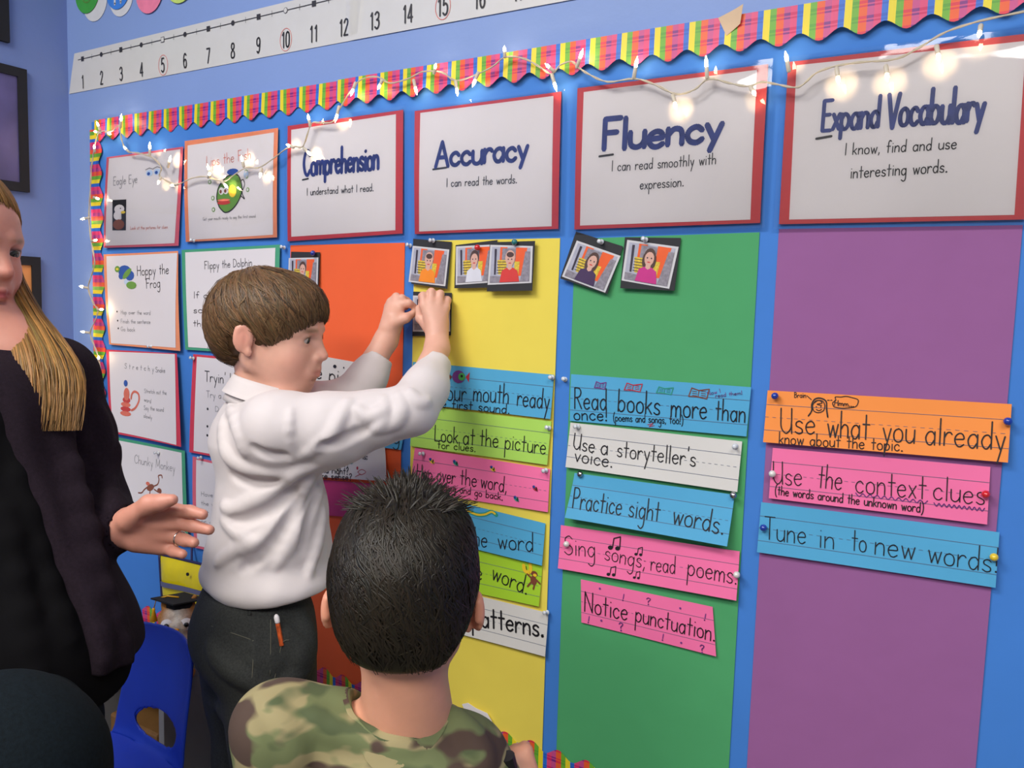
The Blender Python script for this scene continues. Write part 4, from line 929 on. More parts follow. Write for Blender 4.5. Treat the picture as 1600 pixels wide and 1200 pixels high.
def sdf_object(name, fields, mats, parent, col=None, extra=None, smooth_it=0):
    """joins the meshes of one or several fields in one object; col(verts) -> rgb per vertex"""
    vs_, fs, b = [], [], 0
    for f in (fields if isinstance(fields, (list, tuple)) else [fields]):
        v, q = f.mesh(); vs_.append(v); fs.append(q+b); b += len(v)
    v = np.concatenate(vs_); q = np.concatenate(fs)
    for _ in range(smooth_it):
        acc = np.zeros_like(v); c = np.zeros(len(v))
        for k in range(4):
            np.add.at(acc, q[:, k], v[q[:, (k+1) % 4]]); np.add.at(c, q[:, k], 1); np.add.at(acc, q[:, (k+1) % 4], v[q[:, k]]); np.add.at(c, q[:, (k+1) % 4], 1)
        v = .5*v+.5*acc/np.maximum(c, 1)[:, None]
    ctr = (v.min(0)+v.max(0))/2
    me = bpy.data.meshes.new(name); me.vertices.add(len(v)); me.vertices.foreach_set('co', (v-ctr).astype(np.float32).ravel())
    me.loops.add(q.size); me.loops.foreach_set('vertex_index', q.astype(np.int32).ravel())
    me.polygons.add(len(q)); me.polygons.foreach_set('loop_start', np.arange(0, q.size, 4, dtype=np.int32)); me.polygons.foreach_set('loop_total', np.full(len(q), 4, np.int32))
    me.update(calc_edges=True); me.validate(); me.polygons.foreach_set('use_smooth', [True]*len(me.polygons))
    if col is not None:
        c = col(v); a = me.color_attributes.new('Col', 'FLOAT_COLOR', 'POINT'); a.data.foreach_set('color', np.concatenate([c, np.ones((len(v), 1))], 1).astype(np.float32).ravel())
    for m in (mats if isinstance(mats, (list, tuple)) else [mats]): me.materials.append(m)
    return link(name, me, ctr, parent)

def basis(fwd, up=(0, 0, 1), roll=0.):      # columns: x = the figure's left, y = forward, z = up
    f = nrm(fwd); z = nrm(np.array(up, float)-np.dot(up, f)*f); x = np.cross(z, f)*-1
    if roll: x, z = math.cos(roll)*x+math.sin(roll)*z, -math.sin(roll)*x+math.cos(roll)*z
    return np.stack([x, f, z], 1)
# note: x = left means  x = z cross f reversed: (fwd, up) -> left
def head(F, T, M, S, lip=1., child=True, jaw=1., ear=0.):
    F.frame(T, M, S)
    F.ell((0, -.012, .028), (.071, .088, .073), .01)                       # cranium
    F.ell((0, .026, .022), (.056, .052, .050), .025)                        # forehead
    F.ell((0, .025, -.032), (.053, .055, .058), .03)                        # mid face
    F.ell((0, .050, -.079), (.024*jaw, .020, .016), .03)                    # chin
    for s in (-1, 1):
        F.cap((s*.046, -.005, -.045), (s*.018, .050, -.083), .016, .013, .03)   # jaw line
        F.ell((s*.033, .050, -.034), (.022, .022, .024), .025)              # cheek
        F.cap((s*.014, .079, .017), (s*.042, .062, .015), .006, .006, .014)    # brow ridge
    F.cap((0, .076, .008), (0, .094, -.025), .0055, .0085, .014)            # nose
    for s in (-1, 1):
        F.ell((s*.0095, .086, -.028), (.0065, .0075, .006), .006)
        F.ell((s*.027, .080, .0015), (.0135, .010, .0085), .010, 'sub')     # eye socket
        F.ell((s*.027, .0655, .001), (.0155, .0145, .0135), .004)           # lids
        F.ell((s*.0275, .080, -.0005), (.0120, .010, .0038), .0015, 'sub')  # lid opening
    F.ell((0, .078, -.052), (.021, .010, .016), .018)                       # muzzle
    for s in (-1, 1):
        F.cap((0, .0885, -.0505), (s*.017, .079, -.0535), .0036*lip, .0018, .004)
        F.cap((0, .0870, -.0590), (s*.015, .0785, -.0555), .0044*lip, .0018, .004)
        F.cap((0, .0935, -.0545), (s*.0185, .082, -.0545), .0012, .0008, .002, 'sub')
    F.ell((0, .083, -.067), (.012, .005, .003), .006, 'sub')
    for s in (-1, 1):                                                       # ears
        c, si = math.cos(.45), math.sin(.45); R = np.array([[c, s*si, 0], [-s*si, c, 0], [0, 0, 1.]])
        R = R.T
        F.ell((s*(.076+ear), -.012, -.004), (.0055, .0160, .0245), .005, R=R); F.cap((s*(.077+ear), -.022, .010), (s*(.077+ear), -.024, -.010), .0045, .0045, .003)
        F.ell((s*(.084+ear), -.009, -.001), (.0060, .0098, .0165), .003, 'sub', R=R)
        F.ell((s*(.078+ear), -.013, -.006), (.0035, .0050, .010), .004, R=R)
        F.ell((s*.073, -.004, -.026), (.005, .007, .008), .004)
    F.frame((0, 0, 0))
def head_col(T, M, S, skin, lipc, blush=(200, 120, 105), brow=None, ear=None):
    sk, lc, bc = [np.array(srgb(*c)) for c in (skin, lipc, blush)]; br = None if brow is None else np.array(srgb(*brow))
    def f(v):
        p = ((v-np.array(T))@np.array(M))/S; c = np.tile(sk, (len(v), 1))
        def mixin(w, col): 
            nonlocal c
            w = np.clip(w, 0, 1)[:, None]; c = c*(1-w)+col*w
        g = lambda q, r: np.exp(-(((p-np.array(q))/np.array(r))**2).sum(1))
        for s in (-1, 1):
            mixin(.32*g((s*.04, .06, -.032), (.02, .03, .02)), bc); mixin(.55*g((s*.08, -.012, -.002), (.012, .02, .03)), bc)
            if br is not None: mixin(1.3*g((s*.029, .083, .0170), (.016, .02, .0036)), br)
            mixin(1.3*g((s*.027, .082, .0035), (.0135, .012, .0034)), np.array(srgb(66, 44, 36)))
        mixin(.35*g((0, .095, -.026), (.012, .012, .012)), bc)
        w = np.exp(-(np.abs(p[:, 0])/.0175)**4-(np.abs(p[:, 2]+.0548)/.0068)**4)*(p[:, 1] > .068); mixin(w*.9, lc)
        return c
    return f
SKM = mat('skin', (1, 1, 1), rough=.48, var=.035, scale=60, attr=True, sub=.12, bump=.02, bscale=400)
EYW = cm('eye_white', 178, 166, 158, rough=.2, var=0)
def eyes(T, M, S, parent, iris=(70, 60, 50), look=(0, 1, -.1)):
    im = mat('iris_%d' % iris[0], srgb(*iris), rough=.2, var=.1); pm = cm('pupil', 10, 9, 9, rough=.1, var=0)
    for s in (-1, 1):
        c = np.array(T)+S*(M@np.array((s*.027, .0665, .001))); l = M@nrm(look); mb = MB(); n = 16; R = .0125*S
        prof = [(R*math.sin(t), -R*math.cos(t)) for t in np.linspace(.05, PI-.66, 10)]
        mb.lathe(c, l, prof, n, 0)
        mb.lathe(c, l, [(R*math.sin(t), R*math.cos(t)) for t in (.68, .5, .3)][::1], n, 1); mb.lathe(c, l, [(R*.34, R*.965), (R*.2, R*1.0), (0.0001, R*1.005)], n, 2)
        mb.build('eye', [EYW, im, pm], parent, smooth=True)

def hairmesh(name, shell, strands, m, parent, base, var=.25, seed=1):
    """shell: Field; strands: list of (points, half width); flat tapering locks with per-lock shade"""
    rs = np.random.RandomState(seed); v0, q0 = shell.mesh(); V = [v0]; Q = [q0]; Cc = [np.tile(np.array(srgb(*base))*.7, (len(v0), 1))]; b = len(v0)
    hb = np.array(srgb(*base))
    for pts, w, nrm_ in strands:
        pts = np.array(pts); n = len(pts); t = np.gradient(pts, axis=0); side = np.cross(t, nrm_); side /= np.linalg.norm(side, axis=1)[:, None]+1e-9
        ww = w*np.sin(np.linspace(.5, PI-.12, n))[:, None]
        vv = np.concatenate([pts-side*ww, pts+nrm_*w*.5, pts+side*ww]); V.append(vv)
        i = np.arange(n-1); Q.append(np.concatenate([np.stack([b+i, b+i+1, b+n+i+1, b+n+i], 1), np.stack([b+n+i, b+n+i+1, b+2*n+i+1, b+2*n+i], 1)]))
        k = 1+var*rs.normal(); warm = np.array([1+.08*rs.normal(), 1, 1-.1*rs.rand()]); Cc.append(np.tile(np.clip(hb*k*warm, .002, 1), (3*n, 1))); b += 3*n
    v = np.concatenate(V); q = np.concatenate(Q); c = np.concatenate(Cc); ctr = (v.min(0)+v.max(0))/2
    me = bpy.data.meshes.new(name); me.vertices.add(len(v)); me.vertices.foreach_set('co', (v-ctr).astype(np.float32).ravel())
    me.loops.add(q.size); me.loops.foreach_set('vertex_index', q.astype(np.int32).ravel()); me.polygons.add(len(q))
    me.polygons.foreach_set('loop_start', np.arange(0, q.size, 4, dtype=np.int32)); me.polygons.foreach_set('loop_total', np.full(len(q), 4, np.int32)); me.update(calc_edges=True)
    me.polygons.foreach_set('use_smooth', [True]*len(me.polygons))
    a = me.color_attributes.new('Col', 'FLOAT_COLOR', 'POINT'); a.data.foreach_set('color', np.concatenate([c, np.ones((len(v), 1))], 1).astype(np.float32).ravel())
    me.materials.append(m); return link(name, me, ctr, parent)
HAIRM = mat('hair', (1, 1, 1), rough=.42, var=.12, scale=180, attr=True, spec=.28)

def hug(sh, strands, e0=.0006, e1=.0028, seed=2):
    """lays the locks on the surface of the hair mass"""
    rs = np.random.RandomState(seed); out = []
    A = np.concatenate([np.array(p) for p, w, n_ in strands]); E = np.concatenate([np.full(len(p), e0+(e1-e0)*rs.rand()) for p, w, n_ in strands]); h = sh.h
    M0 = None
    for _ in range(4):
        v = sh.val(A); g = np.stack([sh.val(A+d)-sh.val(A-d) for d in np.eye(3)*h], 1); L = np.linalg.norm(g, axis=1)[:, None]+1e-6; g = g/L; sl = L[:, 0]/(2*h)
        st = np.clip((E-v)/np.clip(sl, .4, 2), -.008, .008); ok = (np.abs(v) < .045); A = A+g*(st*ok)[:, None]
    k = 0
    for p, w, n_ in strands:
        m = len(p); out.append((A[k:k+m], w, g[k:k+m])); k += m
    return out
def scalp(T, M, S, crown, maxlen, n, w, lift=.004, r=(.078, .095, .082), c=(0, -.012, .028), seed=3, swirl=.5, segs=9, len_=(.5, .9), messy=.05, droop=0.):
    """locks combed from the crown over the skull ellipsoid; maxlen(direction)->True while the lock may go on"""
    rs = np.random.RandomState(seed); r = np.array(r); c = np.array(c); cr = nrm(crown); out = []
    a = nrm(np.cross(cr, (1, .1, 0))); b = np.cross(cr, a)
    def pos(u, e): return c+u*(r+e)
    for i in range(n):
        th = math.acos(1-rs.rand()*1.75); ph = rs.rand()*2*PI; L = len_[0]+(len_[1]-len_[0])*rs.rand(); pts = []; ns = []; e0 = lift*(rs.rand()*1.2)
        f1, f2 = rs.normal(size=2)*messy
        for k in range(segs):
            t = k/(segs-1); T_ = max(th+L*t-L*.25, .02); Ph = ph+swirl*t*.6+f1*t+f2*math.sin(t*5)
            u = cr*math.cos(T_)+(a*math.cos(Ph)+b*math.sin(Ph))*math.sin(T_)
            if not maxlen(u, rs): break
            e = e0+lift*1.3*math.sin(PI*t)-.003*(t > .9); p = pos(u, e); pts.append(T+S*(M@p)); ns.append(M@nrm(u/r))
        if len(pts) >= 4: out.append((pts, w*S*(.7+.6*rs.rand()), np.array(ns)))
    return out

# ================================================================== the boy in the white shirt
def screen_dir(px, deg):                    # horizontal direction seen in profile to the right at pixel px, turned toward the camera by deg
    v = ray(px, 600); v = nrm([v[0], v[1], 0]); rt = np.array([v[1], -v[0], 0]); a = math.radians(deg)
    return math.cos(a)*rt-math.sin(a)*v
SKIN_A = (226, 172, 150)
boyA = thing('person', (D(400, 1000, 1.40)[0], D(400, 1000, 1.40)[1], 0), 'boy in a white long-sleeved shirt and dark jeans pinning a photograph on the board', 'person')
hd = 1.40; TA = D(425, 521, hd); fA = screen_dir(420, 26); fA = nrm(fA+np.array([0, 0, -.10])); MA = basis(fA, (0, 0, 1), -.04); SA = 1.02
NA = D(415, 640, 1.41)
lo = np.array([-1.42, -.50, .55]); hi = np.array([-.62, -.0175, 1.28])
B = Field(lo, hi, .0026)
head(B, TA, MA, SA, lip=.85)
neckT = TA+SA*(MA@np.array((0, -.022, -.05))); B.cap(neckT, NA, .040, .043, .02)
# shoulders, arms, hands
shR, shL = D(437, 668, 1.33), D(400, 660, 1.50)
elR, wrR = D(642, 640, 1.345), D(683, 545, 1.46)
elL, wrL = D(548, 625, 1.50), D(603, 532, 1.53)
B.chain([NA, shR, elR, wrR], [.045, .036, .029, .0215], .02)
B.chain([NA, shL, elL, wrL], [.045, .036, .029, .0215], .02)
B.cap(NA, D(410, 760, 1.41), .055, .075, .03)
Dn = lambda x, y, d: D(x, y, d-.014)
Df = lambda x, y, d: D(x, y, d-.020)
# near hand (right): back of the hand to the camera, fingers bent onto the pin
hz = 1.0
kn = [Dn(663, 478, 1.490), Dn(674, 472, 1.490), Dn(686, 474, 1.492), Dn(696, 481, 1.496)]
palm = Dn(683, 505, 1.495)
B.cap(wrR, palm, .0210, .0215, .012, ax=nrm(ray(680, 500)), fl=1.25)
for k_ in kn: B.cap(Dn(681, 520, 1.485), k_, .0135, .0085, .008)
tip = [Dn(659, 463, 1.515), Dn(671, 458, 1.520), Dn(684, 460, 1.522), Dn(697, 468, 1.524)]
mid = [Dn(661, 462, 1.495), Dn(674, 456, 1.496), Dn(688, 459, 1.499), Dn(699, 469, 1.506)]
end = [Dn(658, 476, 1.530), Dn(668, 473, 1.536), Dn(681, 474, 1.538), Dn(694, 480, 1.538)]
for a, b, c, e in zip(kn, mid, tip, end):
    B.chain([a, b, c, e], [.0082, .0072, .0066, .0058], .003)
B.chain([Dn(669, 512, 1.495), Dn(657, 497, 1.505), Dn(654, 482, 1.520)], [.0105, .0085, .0065], .006)   # thumb
# far hand (left): pinching, index finger and thumb meeting toward the photo
palL = Df(617, 497, 1.545); 
B.cap(wrL, palL, .0205, .020, .012)
k2 = [Df(627, 476, 1.545), Df(619, 470, 1.550), Df(611, 472, 1.556), Df(607, 480, 1.562)]
for k_ in k2: B.cap(Df(608, 512, 1.545), k_, .014, .0085, .008)
B.chain([k2[0], Df(639, 474, 1.540), Df(650, 481, 1.552)], [.0085, .0072, .0055], .004)      # index
B.chain([k2[1], Df(628, 466, 1.545), Df(636, 470, 1.556), Df(634, 480, 1.562)], [.0082, .0074, .0066, .006], .003)
B.chain([k2[2], Df(619, 463, 1.552), Df(628, 468, 1.566), Df(628, 480, 1.570)], [.0080, .0070, .0062, .0056], .003)
B.chain([k2[3], Df(611, 470, 1.562), Df(620, 474, 1.576), Df(622, 484, 1.578)], [.0074, .0064, .0056, .0052], .003)
B.chain([Df(616, 505, 1.535), Df(634, 497, 1.532), Df(650, 487, 1.548)], [.0110, .0085, .0060], .006)    # thumb
skA = head_col(TA, MA, SA, SKIN_A, (208, 132, 118), blush=(228, 142, 122), brow=(150, 112, 88))
bodyA = sdf_object('body', B, SKM, boyA, col=skA)
eyes(TA, MA, SA, bodyA, (52, 44, 40), look=(-.25, 1, -.28))
# hair: bowl cut with a side-swept fringe
Hf = Field(TA-.16, TA+.17, .003); Hf.frame(TA, MA, SA)
Hf.ell((0, -.014, .029), (.078, .096, .078), .01); Hf.ell((0, .03, .048), (.06, .052, .045), .03); Hf.ell((0, -.06, .0), (.06, .042, .06), .03)
Hf.plane((0, .092, .044), (0, .77, -.64), .006)
for s in (-1, 1): Hf.ell((s*.070, .050, -.052), (.034, .044, .036), .006, 'sub')
# fringe line down to the sideburn
Hf.plane((0, .0, -.052), (0, .25, -1), .006)
for s in (-1, 1): Hf.ell((s*.085, -.008, -.012), (.024, .022, .034), .006, 'sub')
Hf.noise(.0008, 400, 2)
def okA(u, rs):
    p = np.array((0, -.012, .028))+u*np.array((.078, .095, .082)); j = rs.normal()*.002
    if (p[1]-.092)*.77-(p[2]-.044)*.64 > .001+j*1.6: return False
    if p[2] < -.058+.25*(p[1]+.08)+j: return False
    if p[1] > -.040 and p[2] < -.004+j and abs(p[0]) > .04 and p[1] < .012: return False
    if p[1] >= .012 and p[2] < -.018+j: return False
    return True
stA = scalp(TA, MA, SA, (-.1, -.35, .9), okA, 5200, .0014, lift=.0035, swirl=.25, len_=(.7, 1.2), r=(.0785, .0960, .0785), messy=.06)
loA = scalp(TA, MA, SA, (-.1, -.35, .9), okA, 260, .0010, lift=.006, swirl=.35, len_=(.5, .9), r=(.079, .0965, .0795), messy=.09, seed=31)
hairmesh('hair', Hf, hug(Hf, stA, .0004, .0036)+hug(Hf, loA, .002, .0055), HAIRM, boyA, (98, 73, 49), .3, 4)

# shirt
Sh = Field(np.array([-1.46, -.56, .50]), np.array([-.68, -.010, 1.10]), .0034)
C1 = D(416, 690, 1.415); C2 = D(424, 790, 1.42); C3 = D(420, 865, 1.43); C4 = D(416, 900, 1.43)
tf = screen_dir(400, -22); tM = basis(tf); V3 = lambda *p: tM@np.array(p)
Sh.frame((0, 0, 0))
Sh.cap(shR, shL, .052, .050, .03); Sh.cap(NA-(0, 0, .010), C1, .050, .075, .04)
for c, rx, ry, rz in ((C1, .108, .088, .075), (C2, .100, .096, .085), (C3, .104, .108, .080)):
    Sh.ell(c, (rx, ry, rz), .05, R=tM)
Sh.cap(C4+V3(.03, 0, 0), C4-V3(.03, 0, 0), .098, .098, .03, ax=V3(0, 0, 1), fl=2.2)
Sh.plane(D(400, 912, 1.43), V3(.0, .10, -1), .006)
# near sleeve: loose upper arm, narrower cuff
cuffR = D(679, 571, 1.435); cuffL = D(591, 562, 1.522)
Sh.chain([shR, D(520, 668, 1.335), D(585, 655, 1.34), elR, D(664, 607, 1.385), cuffR], [.060, .053, .044, .039, .036, .0285], .025)
Sh.cap(D(672, 592, 1.41), cuffR, .0300, .0285, .004)
Sh.chain([shL, D(470, 640, 1.50), elL, D(575, 590, 1.512), cuffL], [.056, .050, .038, .033, .0275], .02)
# armpit drape
Sh.cap(D(470, 715, 1.36), D(545, 690, 1.345), .032, .022, .04)
Sh.fold([(350, 655), (352, 700), (372, 724), (410, 735), (450, 738), (490, 728)], 0.0072, k=.013)
Sh.fold([(362, 635), (372, 672), (384, 706)], 0.0065, k=.013)
Sh.fold([(465, 738), (430, 762), (400, 780), (365, 796), (350, 790)], 0.0079, k=.013)
Sh.fold([(484, 745), (462, 786), (425, 826), (385, 860)], 0.0079, k=.013)
Sh.fold([(500, 765), (478, 806), (455, 846), (430, 886)], 0.0072, k=.013)
Sh.fold([(350, 812), (372, 832), (388, 842)], 0.0065, k=.013)
Sh.fold([(340, 880), (366, 862), (400, 846)], 0.0072, k=.013)
Sh.fold([(505, 800), (494, 850), (482, 900)], 0.0058, k=.013)
Sh.fold([(455, 640), (453, 672), (456, 718)], .0045, .5, .008)
Sh.fold([(545, 628), (530, 655), (512, 685), (470, 712)], 0.0065, k=.013)
Sh.fold([(622, 618), (628, 640), (616, 660), (585, 672)], 0.0058, k=.013)
Sh.fold([(600, 624), (603, 648), (590, 668)], 0.0043, k=.013)
Sh.fold([(560, 640), (575, 652), (600, 640)], 0.0043, k=.013)
Sh.fold([(640, 612), (652, 628), (668, 628)], 0.0043, k=.013)
Sh.fold([(366, 742), (395, 752), (430, 752)], 0.0058, k=.013, valley=True)
Sh.fold([(365, 815), (390, 812), (430, 792), (458, 766)], 0.0058, k=.013, valley=True)
Sh.fold([(380, 890), (415, 862), (450, 815), (470, 780)], 0.0058, k=.013, valley=True)
Sh.fold([(470, 860), (482, 820), (496, 780)], 0.0050, k=.013, valley=True)
Sh.fold([(395, 700), (420, 712), (448, 712)], 0.0043, k=.013, valley=True)
Sh.fold([(500, 700), (530, 690), (570, 672)], 0.0043, k=.013, valley=True)
# openings
Sh.cap(D(673, 592, 1.405), D(690, 545, 1.47), .0225, .0225, .002, 'sub'); Sh.cap(D(586, 572, 1.518), D(603, 540, 1.53), .0215, .0215, .002, 'sub')
Sh.plane(D(681, 566, 1.44), wrR-elR, .003, lo=D(681, 560, 1.45)-.05, hi=D(681, 560, 1.45)+.05)
Sh.plane(D(593, 557, 1.525), wrL-elL, .003, lo=D(593, 555, 1.525)-.045, hi=D(593, 555, 1.525)+.045)
Sh.noise(.0011, 45, 5); Sh.noise(.0004, 130, 6)
SHM = cm('white_cotton', 217, 208, 207, rough=.7, var=.02, bump=.03, bscale=700, sheen=.2)
shirt = sdf_object('shirt', Sh, SHM, boyA)
# collar: a band that stands round the neck and folds over
def ring(ctr, M, r0, r1, z0, z1, a0, a1, th, n=48, wob=0., m=4, cx=0., dip=0.):
    mb = MB(); vs_ = []
    for L in (0, 1):
        for i in range(n+1):
            a = a0+(a1-a0)*i/n
            for j in range(m+1):
                t = j/m; r = r0+(r1-r0)*t+L*th+wob*math.sin(a*3+t*2); z = z0+(z1-z0)*t+dip*math.cos(a)*(1 if not hasattr(t, 'x') else 1)
                vs_.append(ctr+M@np.array((math.sin(a)*r*1.0, math.cos(a)*r*1.04+cx, z)))
    k = (n+1)*(m+1); fs = []
    for i in range(n):
        for j in range(m):
            q = i*(m+1)+j; fs.append((q, q+m+1, q+m+2, q+1)); fs.append((k+q, k+q+1, k+q+m+2, k+q+m+1))
        for j in (0, m): q = i*(m+1)+j; fs.append((q, k+q, k+q+m+1, q+m+1))
    for i in (0, n):
        for j in range(m): q = i*(m+1)+j; fs.append((q, q+1, k+q+1, k+q))
    return mb.add(vs_, fs)
colM = basis(screen_dir(415, 0)+np.array([0, 0, -.28]))
cc = D(414, 612, 1.405)
m1 = ring(cc, colM, .060, .053, -.030, .016, .25, 2*PI-.25, .0015); m2 = ring(cc, colM, .0545, .065, .017, -.016, .30, 2*PI-.30, .0018, wob=.001)
m1.build('collar_stand', SHM, shirt, smooth=True); m2.build('collar', SHM, shirt, smooth=True)
MB().lathe(D(513, 642, 1.30)+0, ray(500, 700)*-1, [(.0005, 0), (.0045, .0004), (.0045, .0016), (.001, .002)], 12) if False else None

# jeans down to the floor, shoes
J = Field(np.array([-1.50, -.58, .0]), np.array([-.80, -.03, .66]), .0045)
hp = D(398, 945, 1.43); hR, hL = hp+V3(-.055, 0, -.06), hp+V3(.055, 0, -.06)
J.cap(hp+V3(.03, 0, .0), hp+V3(-.03, 0, .0), .084, .084, .03, ax=V3(0, 0, 1), fl=1.2)
J.ell(hp+V3(0, -.015, -.06), (.102, .092, .085), .03, R=tM)
kR = np.array([hR[0], hR[1], .30])+V3(-.005, .03, 0); kL = np.array([hL[0], hL[1], .30])+V3(.01, .01, 0); aR = np.array([kR[0], kR[1], .06])+V3(0, -.02, 0); aL = np.array([kL[0], kL[1], .06])
J.chain([hR, kR, aR], [.086, .074, .062], .03); J.chain([hL, kL, aL], [.085, .066, .058], .03)
J.plane((0, 0, .045), (0, 0, -1), .004); J.plane(hp+V3(0, 0, .035), (0, 0, 1), .004)
J.fold([(335, 968), (385, 985), (440, 992)], .004, .5, .006); J.fold([(425, 950), (425, 1000), (424, 1060)], .004, .5, .008)
J.fold([(468, 962), (478, 1000), (470, 1040), (450, 1062)], .012); J.fold([(440, 985), (462, 1010), (468, 1030)], .008)
J.fold([(330, 1010), (370, 1050), (420, 1075)], .010); J.fold([(310, 1060), (340, 1100), (390, 1130)], .010); J.fold([(395, 1000), (398, 1050), (396, 1100)], .005, .5, .01)
J.noise(.0016, 50, 8)
JM = mat('black_denim', srgb(40, 42, 40), rough=.85, var=.45, scale=320, bump=.1, bscale=900)
jeans = sdf_object('jeans', J, JM, boyA)
def seam(F, pts, w, m, name, parent):
    q = [F.snap(*p) for p in pts]; q = [p for p in q if p is not None]
    if len(q) > 1: MB().tube([p-nrm(p-CAM)*.0014 for p in smooth_line(q, 4)], w, 5).build(name, m, parent, smooth=True)
ST = cm('denim_stitching', 88, 86, 74, rough=.8); 
seam(J, [(423, 968), (423, 1010), (422, 1055)], .0009, ST, 'stitching', jeans); seam(J, [(395, 1000), (395, 1045), (391, 1080)], .0009, ST, 'stitching', jeans)
seam(J, [(330, 978), (365, 990), (397, 1001)], .0008, ST, 'stitching', jeans); seam(J, [(428, 1068), (440, 1008), (452, 1000)], .0008, ST, 'stitching', jeans)
seam(J, [(392, 944), (390, 962)], .004, JM, 'belt_loop', jeans)
for nm, a in (('shoe', aR), ('shoe', aL)):
    s_ = Field(a-(.12, .12, .08), a+(.14, .14, .09), .005); s_.frame((a[0], a[1], 0), tM)
    s_.cap((0, -.03, .045), (0, .085, .034), .038, .030, .02); s_.cap((0, -.03, .05), (0, -.02, .08), .038, .04, .02); s_.frame((0, 0, 0)); s_.plane((0, 0, .002), (0, 0, -1), .003)
    sdf_object(nm, s_, cm('dark_shoe', 40, 38, 40, rough=.5), boyA)
pc = J.snap(436, 985)
if pc is not None:
    pc = pc-nrm(pc-CAM)*.004; ax = nrm(D(435, 968, 1.3)-D(443, 1010, 1.3)); root = thing('pencil', pc-ax*.02, 'short red and yellow pencil with a white end in the boy\'s jeans pocket', 'pencil')
    MB().tube([pc-ax*.025, pc+ax*.012], .0036, 6).build('barrel', mat('pencil_stripes', srgb(206, 90, 40), var=.5, scale=110, rough=.4), root)
    MB().lathe(pc+ax*.012, ax, [(.0036, 0), (.0042, .002), (.0044, .010), (.0025, .014), (.0004, .015)], 10).build('cap', WHITE, root, smooth=True)
# photo pin between the fingers
pin(655, 481, 'white', 'white push pin held between the reaching boy\'s fingertips', .020)

# ================================================================== the boy in camouflage, seen from behind
boyB = thing('person', (D(620, 1100, .93)[0], D(620, 1100, .93)[1], 0), 'boy in a camouflage t-shirt with short dark hair, seen from behind', 'person')
TB = D(633, 940, .93); fB = nrm(ray(628, 900)*np.array([1, 1, 0])); ca, sa = math.cos(-.10), math.sin(-.10); fB = nrm([fB[0]*ca-fB[1]*sa, fB[0]*sa+fB[1]*ca, .02]); MBs = basis(fB, (0, 0, 1), .0); SB_ = 1.0
nB = D(636, 1112, .94); kneeZ = .0
BB = Field(np.array([-1.0, -.86, .30]), np.array([-.10, -.28, .97]), .0032)
head(BB, TB, MBs, SB_, ear=.007)
BB.frame((0, 0, 0)); BB.cap(TB+SB_*(MBs@np.array((0, -.028, -.035))), nB, .044, .053, .02)
sBL, sBR = D(436, 1138, .93), D(722, 1188, .95)
# arms: hanging, right forearm raised in front holding a marker near the frame's lower edge
BB.cap(nB-(0, 0, .03), sBL, .032, .036, .02); BB.cap(nB-(0, 0, .03), sBR, .032, .036, .02)
elB = D(800, 1330, .93); hB = D(822, 1240, .955)
BB.chain([sBR if np.dot(sBR-sBL, CR) > 0 else sBL, elB, hB], [.036, .028, .021], .02)
el2 = (sBL if np.dot(sBR-sBL, CR) > 0 else sBR)+np.array([0, 0, -.17]); ha2 = el2+MBs@np.array((0, .12, -.05))
BB.chain([(sBL if np.dot(sBR-sBL, CR) > 0 else sBR), el2, ha2], [.036, .028, .021], .02)
def small_hand(F, w_, dir_, up, s=1., curl=.5):
    d_ = nrm(dir_); u_ = nrm(np.array(up)-np.dot(up, d_)*d_); r_ = np.cross(d_, u_)
    F.frame((0, 0, 0)); F.cap(w_, w_+d_*.035*s, .020*s, .021*s, .012, ax=u_, fl=1.5)
    for i, (o, L) in enumerate(((-.018, .030), (-.006, .034), (.006, .032), (.018, .026))):
        a = w_+d_*.045*s+r_*o*s; b = a+(d_*(1-curl)+-u_*curl)*L*s*.55; c = b+(-u_*.8+d_*(.2-curl*.6))*L*s*.5
        F.cap(w_+d_*.02*s+r_*o*.8*s, a, .010*s, .0082*s, .006); F.chain([a, b, c], [.0082*s, .0074*s, .0062*s], .003)
    a = w_+d_*.012*s-r_*.018*s; F.chain([a, a+(d_*.6-r_*.6-u_*.3)*.026*s, a+(d_*1.1-r_*.5-u_*.8)*.036*s], [.011*s, .0085*s, .0068*s], .006)
small_hand(BB, hB, D(808, 1200, .965)-hB, ray(790, 1190)*-1, .95, .7); small_hand(BB, ha2, MBs@np.array((0, 1, -.2)), (0, 0, 1), .95, .3)
skB = head_col(TB, MBs, SB_, (222, 158, 128), (190, 110, 100), blush=(224, 120, 92), brow=(60, 44, 36))
bodyB = sdf_object('body', BB, SKM, boyB, col=skB); eyes(TB, MBs, SB_, bodyB, (50, 36, 28))
HB = Field(TB-.19, TB+.21, .0034); HB.frame(TB, MBs, SB_)
HB.ell((0, -.014, .036), (.082, .094, .088), .01); HB.ell((0, .02, .080), (.068, .066, .044), .03); HB.ell((0, -.052, -.010), (.060, .044, .056), .03)
HB.plane((0, .090, .050), (0, .62, -.78), .006); HB.plane((0, -.05, -.046), (0, .05, -1), .008)
for s in (-1, 1): HB.ell((s*.086, -.004, -.022), (.026, .030, .036), .006, 'sub'); HB.ell((s*.083, -.02, -.062), (.036, .09, .050), .012, 'sub')
def okB(u, rs):
    p = np.array((0, -.014, .03))+u*np.array((.080, .094, .086)); j = rs.normal()*.003
    if (p[1]-.09)*.62-(p[2]-.05)*.78 > .002+j: return False
    if p[2] < -.052+1.0*max(abs(p[0])-.03, 0)+j: return False
    if p[1] > -.035 and p[2] < -.002+j and abs(p[0]) > .045: return False
    return True
stB = scalp(TB, MBs, SB_, (.1, .25, .95), okB, 6500, .0011, lift=.0030, swirl=.3, len_=(.22, .42), r=(.0825, .0945, .0890), c=(0, -.014, .036), messy=.07, segs=6, seed=9)
